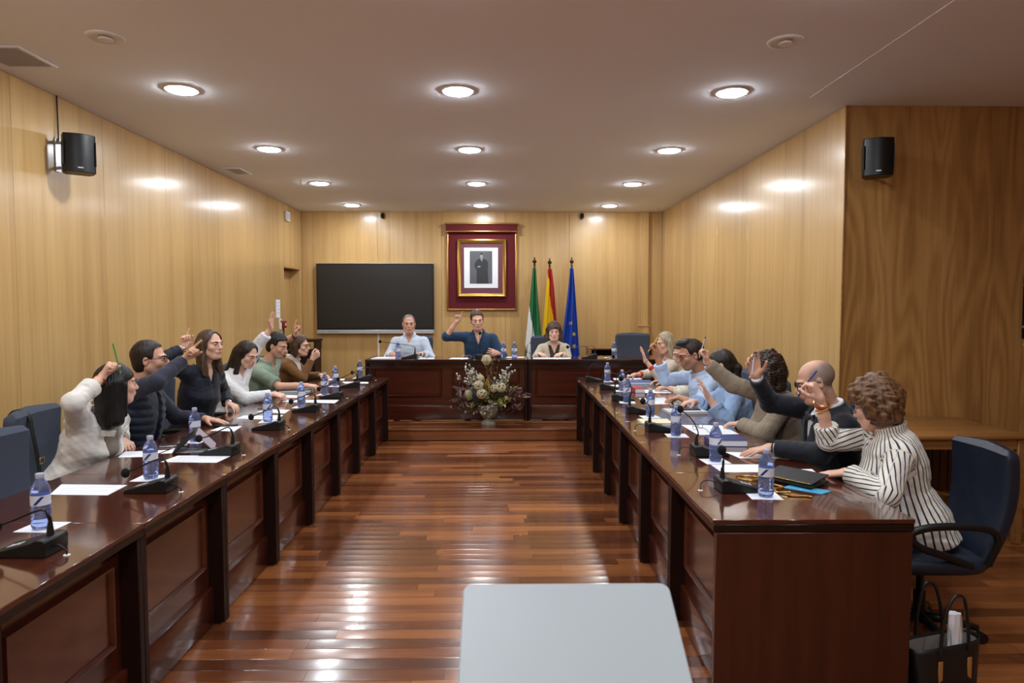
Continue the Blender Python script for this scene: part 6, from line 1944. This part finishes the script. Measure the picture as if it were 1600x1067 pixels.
_, J, _ = person('woman in a brown cardigan and glasses holding up a black pen', (-2.5, 7.65), -6, (-2.32, 7.65, 0.99), (-2.235, 7.63, 1.142), -10, -4, 0, 'f', 'fair', 1.04,
    dict(R=A((-2.0, 7.48, 1.07), (0.75, 0.05, 0.62), (-0.2, 0.85, 0.4), 'grip', (0.05, -0.5, -1)), L=A((-2.0, 7.85, 0.785), (0.9, -0.3, -0.1), (0, 0, -1), 'relaxed', (-0.2, 0.8, -0.4))),
    [dict(name='white_top', mat=white_knit, off=0.008, sleeve={'R': ('none', 0), 'L': ('none', 0)}, collar=(0.03, 0.02), res=0.008),
     dict(name='cardigan', mat=brown_card, off=0.022, arm=(0.07, 0.06, 0.044), sleeve={'R': ('long', 0.92), 'L': ('long', 0.93)}, vee=(0.06, 0.45, 1.0), gap=0.012, open=True, neck_r=0.07, wrinkle=0.005)],
    dict(style='bob', mat=brown_hair, th=0.012, line=0.09, arc=11.0, low=0.2, ears=False, fw=0.058, nape=-0.13, vol=0.006,
         locks=[((-0.065, -0.03, 0.0), (-0.075, -0.02, -0.1), 0.035, 0.025), ((0.065, -0.03, 0.0), (0.075, -0.02, -0.1), 0.035, 0.025), ((0, -0.06, 0), (0, -0.06, -0.11), 0.06, 0.045)]),
    'councillors at the left desks', res=0.0056, glasses='black_plastic', brow=(50, 34, 26))
pen_in('black pen held up by the woman in a brown cardigan', J, 'R', 'pen_black', 'pen_black', 0.15, (-0.12, 0, 1), off=(0.01, 0.1, 0.03))

# ---------------- head table
_, J, _ = person('grey-haired man in a pale blue shirt seated at the head desk', (-1.23, 9.38, DZ), -90, (-1.232, 9.2, 1.185), (-1.228, 9.11, 1.343), -80, -3, 0, 'm', 'mid', 1.08,
    dict(R=A((-1.40, 8.86, 0.968), (0.3, -0.9, -0.1), (0.1, 0, -1), 'relaxed', (-0.55, 0.5, -0.8)), L=A((-1.10, 8.90, 0.968), (-0.95, -0.25, -0.1), (0, 0.1, -1), 'relaxed', (0.55, 0.5, -0.8))),
    [dict(name='shirt', mat=pale_blue, off=0.014, arm=(0.074, 0.066, 0.052), sleeve={'R': ('long', 0.86), 'L': ('long', 0.86)}, cuff=(0.04, 0.004), vee=(0.035, 0.13, 1.0), wrinkle=0.006, collar=(0.032, 0.014))],
    dict(style='short', mat=grey_hair, th=0.005, line=0.104, nape=-0.05, amp=0.002), 'people at the head desk', hs=1.06, res=0.0058, brow=(44, 36, 32), zs=0.5)
_, J, _ = person('man in a navy shirt raising one finger at the head desk', (-0.30, 9.38, DZ), -90, (-0.305, 9.2, 1.225), (-0.32, 9.11, 1.39), -82, -8, -3, 'm', 'fair', 1.1,
    dict(R=A((-0.565, 9.0, 1.455), (0.3, -0.05, 0.95), (0.05, -0.95, 0.1), 'point', (-0.75, 0.25, -0.75)), L=A((-0.10, 8.82, 0.985), (-0.6, -0.75, 0.1), (-0.8, 0.4, -0.3), 'relaxed', (0.6, 0.5, -0.8))),
    [dict(name='shirt', mat=navy_shirt, off=0.015, arm=(0.078, 0.07, 0.056), sleeve={'R': ('long', 0.12), 'L': ('long', 0.74)}, cuff=(0.035, 0.004), vee=(0.045, 0.2, 1.0), wrinkle=0.006, collar=(0.034, 0.018))],
    dict(style='short', mat=head_brown, th=0.010, line=0.09, nape=-0.06, amp=0.004, vol=0.012), 'people at the head desk', hs=1.08, res=0.0058, brow=(44, 32, 26))
_, J, _ = person('woman in a beige cardigan with brown bob at the head desk', (0.72, 9.38, DZ), -90, (0.712, 9.2, 1.09), (0.706, 9.11, 1.238), -92, -4, 0, 'f', 'pale', 1.04,
    dict(R=A((0.545, 8.86, 0.958), (0.5, -0.85, -0.1), (0.1, 0, -1), 'relaxed', (-0.55, 0.5, -0.8)), L=A((0.74, 8.86, 0.958), (-0.6, -0.75, -0.1), (0, 0.1, -1), 'relaxed', (0.55, 0.5, -0.8))),
    [dict(name='top', mat=dark_top, off=0.006, sleeve={'R': ('none', 0), 'L': ('none', 0)}, vee=(0.045, 0.22, 1.0), res=0.008),
     dict(name='cardigan', mat=beige_card, off=0.024, arm=(0.076, 0.068, 0.056), sleeve={'R': ('long', 0.9), 'L': ('long', 0.9)}, vee=(0.055, 0.6, 1.0), gap=0.025, open=True, neck_r=0.066, wrinkle=0.005)],
    dict(style='curly', mat=head_brown, th=0.016, line=0.062, low=0.2, ears=False, fw=0.056, nape=-0.12, amp=0.016, freq=52.0, vol=0.012,
         locks=[((-0.075, -0.02, 0.02), (-0.09, -0.01, -0.08), 0.04, 0.035), ((0.075, -0.02, 0.02), (0.09, -0.01, -0.08), 0.04, 0.035), ((0, -0.07, 0.02), (0, -0.07, -0.09), 0.06, 0.05)]),
    'people at the head desk', hs=1.05, res=0.0058, brow=(70, 52, 42))

# ---------------- right row (near to far)
_, J7, _ = person('woman in a striped shirt raising a blue pen at the near right desk', (2.02, 3.26), 164, (1.905, 3.31, 0.965), (1.85, 3.33, 1.085), 128, -16, 0, 'f', 'fair', 1.1,
    dict(R=A((1.60, 3.46, 1.19), (-0.45, 0.05, 0.9), (-0.55, 0.5, -0.25), 'grip', (-0.2, 0.3, -1)), L=A((1.585, 3.24, 0.78), (-0.93, 0.3, -0.15), (0, 0, -1), 'flat', (-0.1, -0.85, -0.4))),
    [dict(name='striped_shirt', mat=stripe_navy, off=0.020, arm=(0.076, 0.070, 0.05), sleeve={'R': ('long', 0.36), 'L': ('long', 0.92)}, cuff=(0.05, 0.006), wrinkle=0.006, collar=(0.04, 0.022), hem=-0.12, vee=(0.03, 0.12, 1.0), spiral=True)],
    dict(style='waves', mat=auburn, th=0.024, line=0.07, low=0.2, ears=False, fw=0.058, nape=-0.095, amp=0.024, freq=60.0, vol=0.03,
         locks=[((-0.07, -0.03, 0.0), (-0.07, -0.03, -0.06), 0.045, 0.035), ((0.07, -0.03, 0.0), (0.07, -0.03, -0.06), 0.045, 0.035), ((0, -0.08, 0.03), (0, -0.08, -0.06), 0.07, 0.05)]),
    'councillors at the right desks', res=0.0046, glasses='black_metal', feet=True,
    extras=(wrist_band('bangle', 'brass', 'R', 0.02, 0.036, 0.0022, 0.25, 4, 0.013), wrist_band('pink_bracelet', 'book_red', 'R', 0.035, 0.033, 0.005, 0.2)))
pen_in('blue pen in the raised hand of the woman in stripes', J7, 'R', 'pen_blue', 'pen_blue', 0.16, (0.55, 0.1, 0.62), off=(0.01, 0.1, 0.028))
_, J6, _ = person('balding man in a dark suit and glasses raising a hand', (2.02, 3.92), 176, (1.90, 3.92, 1.0), (1.812, 3.89, 1.148), 165, -20, 0, 'm', 'mid', 1.1,
    dict(R=A((1.51, 4.05, 1.25), (-0.22, -0.02, 1.0), (-0.65, -0.75, 0.1), 'victory', (-0.2, 0.7, -0.6)), L=A((1.42, 3.74, 0.788), (-0.96, 0.0, -0.2), (0, 0, -1), 'flat', (0.1, -0.85, -0.3))),
    [dict(name='shirt', mat=white_shirt, off=0.004, arm=(0.05, 0.045, 0.036), sleeve={'R': ('long', 0.99), 'L': ('long', 0.99)}, collar=(0.03, 0.01), res=0.007, wrinkle=0.002),
     dict(name='suit_jacket', mat=suit, off=0.026, arm=(0.078, 0.068, 0.05), sleeve={'R': ('long', 0.93), 'L': ('long', 0.9)}, vee=(0.06, 0.4, 1.0), gap=0.004, open=True, neck_r=0.07, wrinkle=0.005, collar=(0.014, 0.01))],
    None, 'councillors at the right desks', hs=1.06, res=0.0046, glasses='black_metal', brow=(48, 40, 36), buzz=(104, 98, 92), extras=(watch('L', 0.012), ribbon_tie('navy_scarf')))
pen_in('white pen in the raised hand of the suited man', J6, 'R', 'pen_white', 'pen_blue', 0.13, (0.1, 0.0, 1), off=(0.0, 0.07, 0.022))
_, J5, _ = person('curly-haired woman in a brown striped cardigan raising a blue pen', (1.98, 4.64), 172, (1.875, 4.66, 0.985), (1.81, 4.63, 1.13), 150, -8, 0, 'f', 'fair', 1.1,
    dict(R=A((1.46, 4.85, 1.265), (-0.12, 0.02, 1.0), (-0.9, -0.2, 0.1), 'grip', (-0.3, 0.1, -1)), L=A((1.56, 4.62, 0.785), (-0.75, 0.6, -0.1), (0, 0, -1), 'relaxed', (0.0, -0.9, -0.3))),
    [dict(name='striped_cardigan', mat=stripe_brown, off=0.024, arm=(0.08, 0.074, 0.056), sleeve={'R': ('long', 0.93), 'L': ('long', 0.95)}, wrinkle=0.007, collar=(0.02, 0.02))],
    dict(style='curly', mat=curl_hair, th=0.02, line=0.07, low=0.2, ears=False, fw=0.056, nape=-0.13, amp=0.02, freq=95.0, vol=0.024,
         locks=[((-0.07, -0.03, 0.0), (-0.08, -0.03, -0.1), 0.045, 0.038), ((0.07, -0.03, 0.0), (0.08, -0.03, -0.1), 0.045, 0.038), ((0, -0.08, 0.02), (0, -0.08, -0.1), 0.07, 0.055)]),
    'councillors at the right desks', res=0.005)
pen_in('blue and silver pen in the raised hand of the curly-haired woman', J5, 'R', 'silver', 'pen_blue', 0.16, (0.28, 0, 1), off=(0.008, 0.11, 0.028))
_, J4, _ = person('woman in a light denim shirt with a low dark ponytail', (1.96, 5.36), 172, (1.80, 5.37, 0.965), (1.725, 5.32, 1.12), 158, -14, 0, 'f', 'fair', 1.02,
    dict(R=A((1.50, 5.52, 0.80), (-0.9, -0.2, -0.1), (0, 0, -1), 'relaxed', (0, 0.8, -0.4)), L=A((1.535, 5.14, 0.985), (-0.35, 0.1, 0.9), (-0.8, 0.2, -0.3), 'open', (0.15, -0.6, -1))),
    [dict(name='denim_shirt', mat=denim_blue, off=0.017, arm=(0.076, 0.072, 0.06), sleeve={'R': ('long', 0.8), 'L': ('long', 0.62)}, cuff=(0.04, 0.006), wrinkle=0.007, collar=(0.03, 0.016))],
    dict(style='short', mat=dark_hair, th=0.010, line=0.08, low=0.24, ears=True, fw=0.06, nape=-0.16, vol=0.004, locks=[((0, -0.10, 0.0), (0.0, -0.125, -0.04), 0.035, 0.034), ((0.0, -0.125, -0.05), (0.0, -0.115, -0.15), 0.03, 0.012)]),
    'councillors at the right desks', res=0.0052)
_, J3, _ = person('man in a sky blue shirt and glasses raising a yellow pencil', (1.94, 6.0), 178, (1.75, 5.99, 0.985), (1.66, 5.94, 1.155), 186, -16, 0, 'm', 'tan', 1.02,
    dict(R=A((1.395, 6.16, 1.225), (-0.2, 0.0, 1.0), (-0.9, -0.3, 0.1), 'grip', (-0.1, 0.3, -1)), L=A((1.46, 5.84, 0.788), (-0.92, 0.1, -0.2), (0, 0, -1), 'relaxed', (0.2, -0.85, -0.3))),
    [dict(name='shirt', mat=sky_blue, off=0.015, arm=(0.076, 0.068, 0.056), sleeve={'R': ('long', 0.66), 'L': ('long', 0.35)}, cuff=(0.045, 0.005), vee=(0.03, 0.12, 1.0), wrinkle=0.006, collar=(0.034, 0.018))],
    dict(style='short', mat=dark_hair, th=0.006, line=0.092, nape=-0.05, amp=0.005, vol=0.006, puffs=[((0.0, 0.035, 0.125), (0.05, 0.06, 0.03))]), 'councillors at the right desks', hs=1.06, res=0.0052, glasses='black_plastic', stubble=0.4, brow=(28, 20, 16))
pen_in('yellow pencil in the raised hand of the man in sky blue', J3, 'R', 'pencil_yellow', 'pencil_yellow', 0.17, (0.5, 0, 0.75), off=(0.01, 0.1, 0.03))
_, J2, _ = person('person in a cream dotted shirt mostly hidden on the right', (2.0, 6.76), 176, (1.87, 6.77, 0.975), (1.80, 6.74, 1.12), 190, -20, 0, 'f', 'fair', 1.0,
    dict(R=A((1.57, 6.93, 0.82), (-0.95, -0.1, 0.1), (-0.1, -0.3, -1), 'relaxed', (0, 0.8, -0.4)), L=A((1.56, 6.66, 0.79), (-0.95, 0.1, -0.05), (0, 0, -1), 'relaxed', (0.1, -0.85, -0.3))),
    [dict(name='dotted_shirt', mat=cream_shirt, off=0.016, arm=(0.076, 0.072, 0.06), sleeve={'R': ('long', 0.45), 'L': ('long', 0.4)}, wrinkle=0.006, collar=(0.02, 0.014))],
    dict(style='short', mat=brown_hair, th=0.010, line=0.08, nape=-0.1, vol=0.0), 'councillors at the right desks', res=0.0056, extras=(watch('L', 0.01), wrist_band('bracelet', 'chrome', 'R', 0.01, 0.028, 0.004)))
_, J1, _ = person('blonde woman in a cream and red cardigan raising her palm', (1.97, 7.52), 176, (1.85, 7.52, 1.02), (1.80, 7.46, 1.178), 196, -12, 0, 'f', 'fair', 1.0,
    dict(R=A((1.43, 7.66, 0.80), (-0.95, -0.1, -0.15), (0, 0.1, -1), 'grip', (0, 0.8, -0.4)), L=A((1.515, 7.24, 1.085), (-0.28, 0.0, 1.0), (-0.9, 0.35, -0.2), 'flat', (0.25, -0.5, -1))),
    [dict(name='red_top', mat=red_top, off=0.008, arm=(0.05, 0.046, 0.038), sleeve={'R': ('long', 0.7), 'L': ('long', 0.68)}, res=0.0075, vee=(0.04, 0.16, 1.0)),
     dict(name='cardigan', mat=cream_knit, off=0.020, arm=(0.07, 0.064, 0.052), sleeve={'R': ('long', 0.55), 'L': ('long', 0.5)}, vee=(0.055, 0.5, 1.0), gap=0.02, open=True, neck_r=0.064, wrinkle=0.005)],
    dict(style='long', mat=blonde, th=0.014, line=0.102, arc=15.0, low=0.32, ears=False, fw=0.058,
         locks=[((-0.07, -0.02, 0.02), (-0.085, -0.01, -0.18), 0.034, 0.028), ((0.07, -0.02, 0.02), (0.085, -0.01, -0.2), 0.034, 0.028), ((-0.03, -0.07, 0.0), (-0.05, -0.08, -0.22), 0.055, 0.035), ((0.03, -0.07, 0.0), (0.05, -0.08, -0.22), 0.055, 0.035)]),
    'councillors at the right desks', res=0.0056, extras=(wrist_band('bracelet', 'chrome', 'L', 0.008, 0.027, 0.005),))
pen_in('dark blue pen in the table hand of the blonde woman', J1, 'R', 'pen_blue', 'pen_blue', 0.13, (0.5, 0.2, 0.5), off=(0.012, 0.08, 0.02))

# ---------------- their chairs
for y_, who in ((3.86, 'behind the woman in white denim, a bag strap over it'), (4.52, 'behind the man in the padded vest'), (5.36, 'behind the woman in a navy blouse'), (6.13, 'behind the long-haired writing woman'), (6.88, 'behind the man in the green polo'), (7.65, 'behind the woman in a brown cardigan')):
    ch((-2.3 if y_ < 4 else -2.38, y_, 0), -PI / 2 + (0.12 if y_ < 4 else 0), 'grey-blue fabric chair ' + who)
for y_, who in ((3.92, 'behind the man in the dark suit'), (4.66, 'behind the curly-haired woman'), (5.38, 'behind the woman in light denim'), (6.02, 'behind the man in sky blue'), (6.77, 'behind the person in cream dots'), (7.53, 'behind the blonde woman')):
    ch((1.87, y_, 0), PI / 2, 'grey-blue fabric chair ' + who)
for x_, who in ((-1.21, 'behind the grey-haired man on the dais'), (-0.29, 'behind the man raising one finger on the dais'), (0.66, 'behind the woman in a beige cardigan on the dais')):
    ch((x_, 9.42, DZ), PI, 'grey-blue fabric chair ' + who)
ch((1.83, 9.12, DZ + 0.05), PI + 0.03, 'empty grey-blue chair at the right end of the head desk')

# ---------------- a shoulder bag hung over the chair of the woman in white denim
t = thing('shoulder_bag', 'black shoulder bag hung by its strap over the fabric chair', 'bag', (-2.3, 3.86, 0.0), -PI / 2 + 0.12)
plain('strap_black', srgb(12, 12, 14), 0.7, bump=0.3, bscale=500)
def ribbon(pts, wd):
    b = B().mat('strap_black')
    P_ = catmull(pts, 6)
    for s_ in range(len(P_) - 1):
        a_, c_ = P_[s_], P_[s_ + 1]
        m_ = (a_ + c_) / 2; d_ = c_ - a_
        rx = math.atan2(d_.z, d_.y)
        b.box(tuple(m_), (wd, d_.length * 1.12, 0.0035), 0, (rx, 0, 0))
    return b
obj('strap', ribbon([(0.09, -0.235, 0.56), (0.09, -0.245, 0.72), (0.09, -0.27, 0.9), (0.09, -0.285, 0.99), (0.09, -0.335, 1.028), (0.09, -0.385, 0.99), (0.09, -0.40, 0.85), (0.09, -0.40, 0.62)], 0.034), t)
bk = B().mat('brass')
for sx, sz, lx, lz in ((0.022, 0, 0.004, 0.032), (-0.022, 0, 0.004, 0.032), (0, 0.016, 0.048, 0.004), (0, -0.016, 0.048, 0.004)):
    bk.box((0.09 + sx, -0.229, 0.745 + sz), (lx, 0.005, lz), 0.001)
obj('buckle', bk, t)
obj('bag_body', B().mat('bag_leather').box((0.1, -0.45, 0.52), (0.26, 0.08, 0.24), 0.03, seg=3), t)
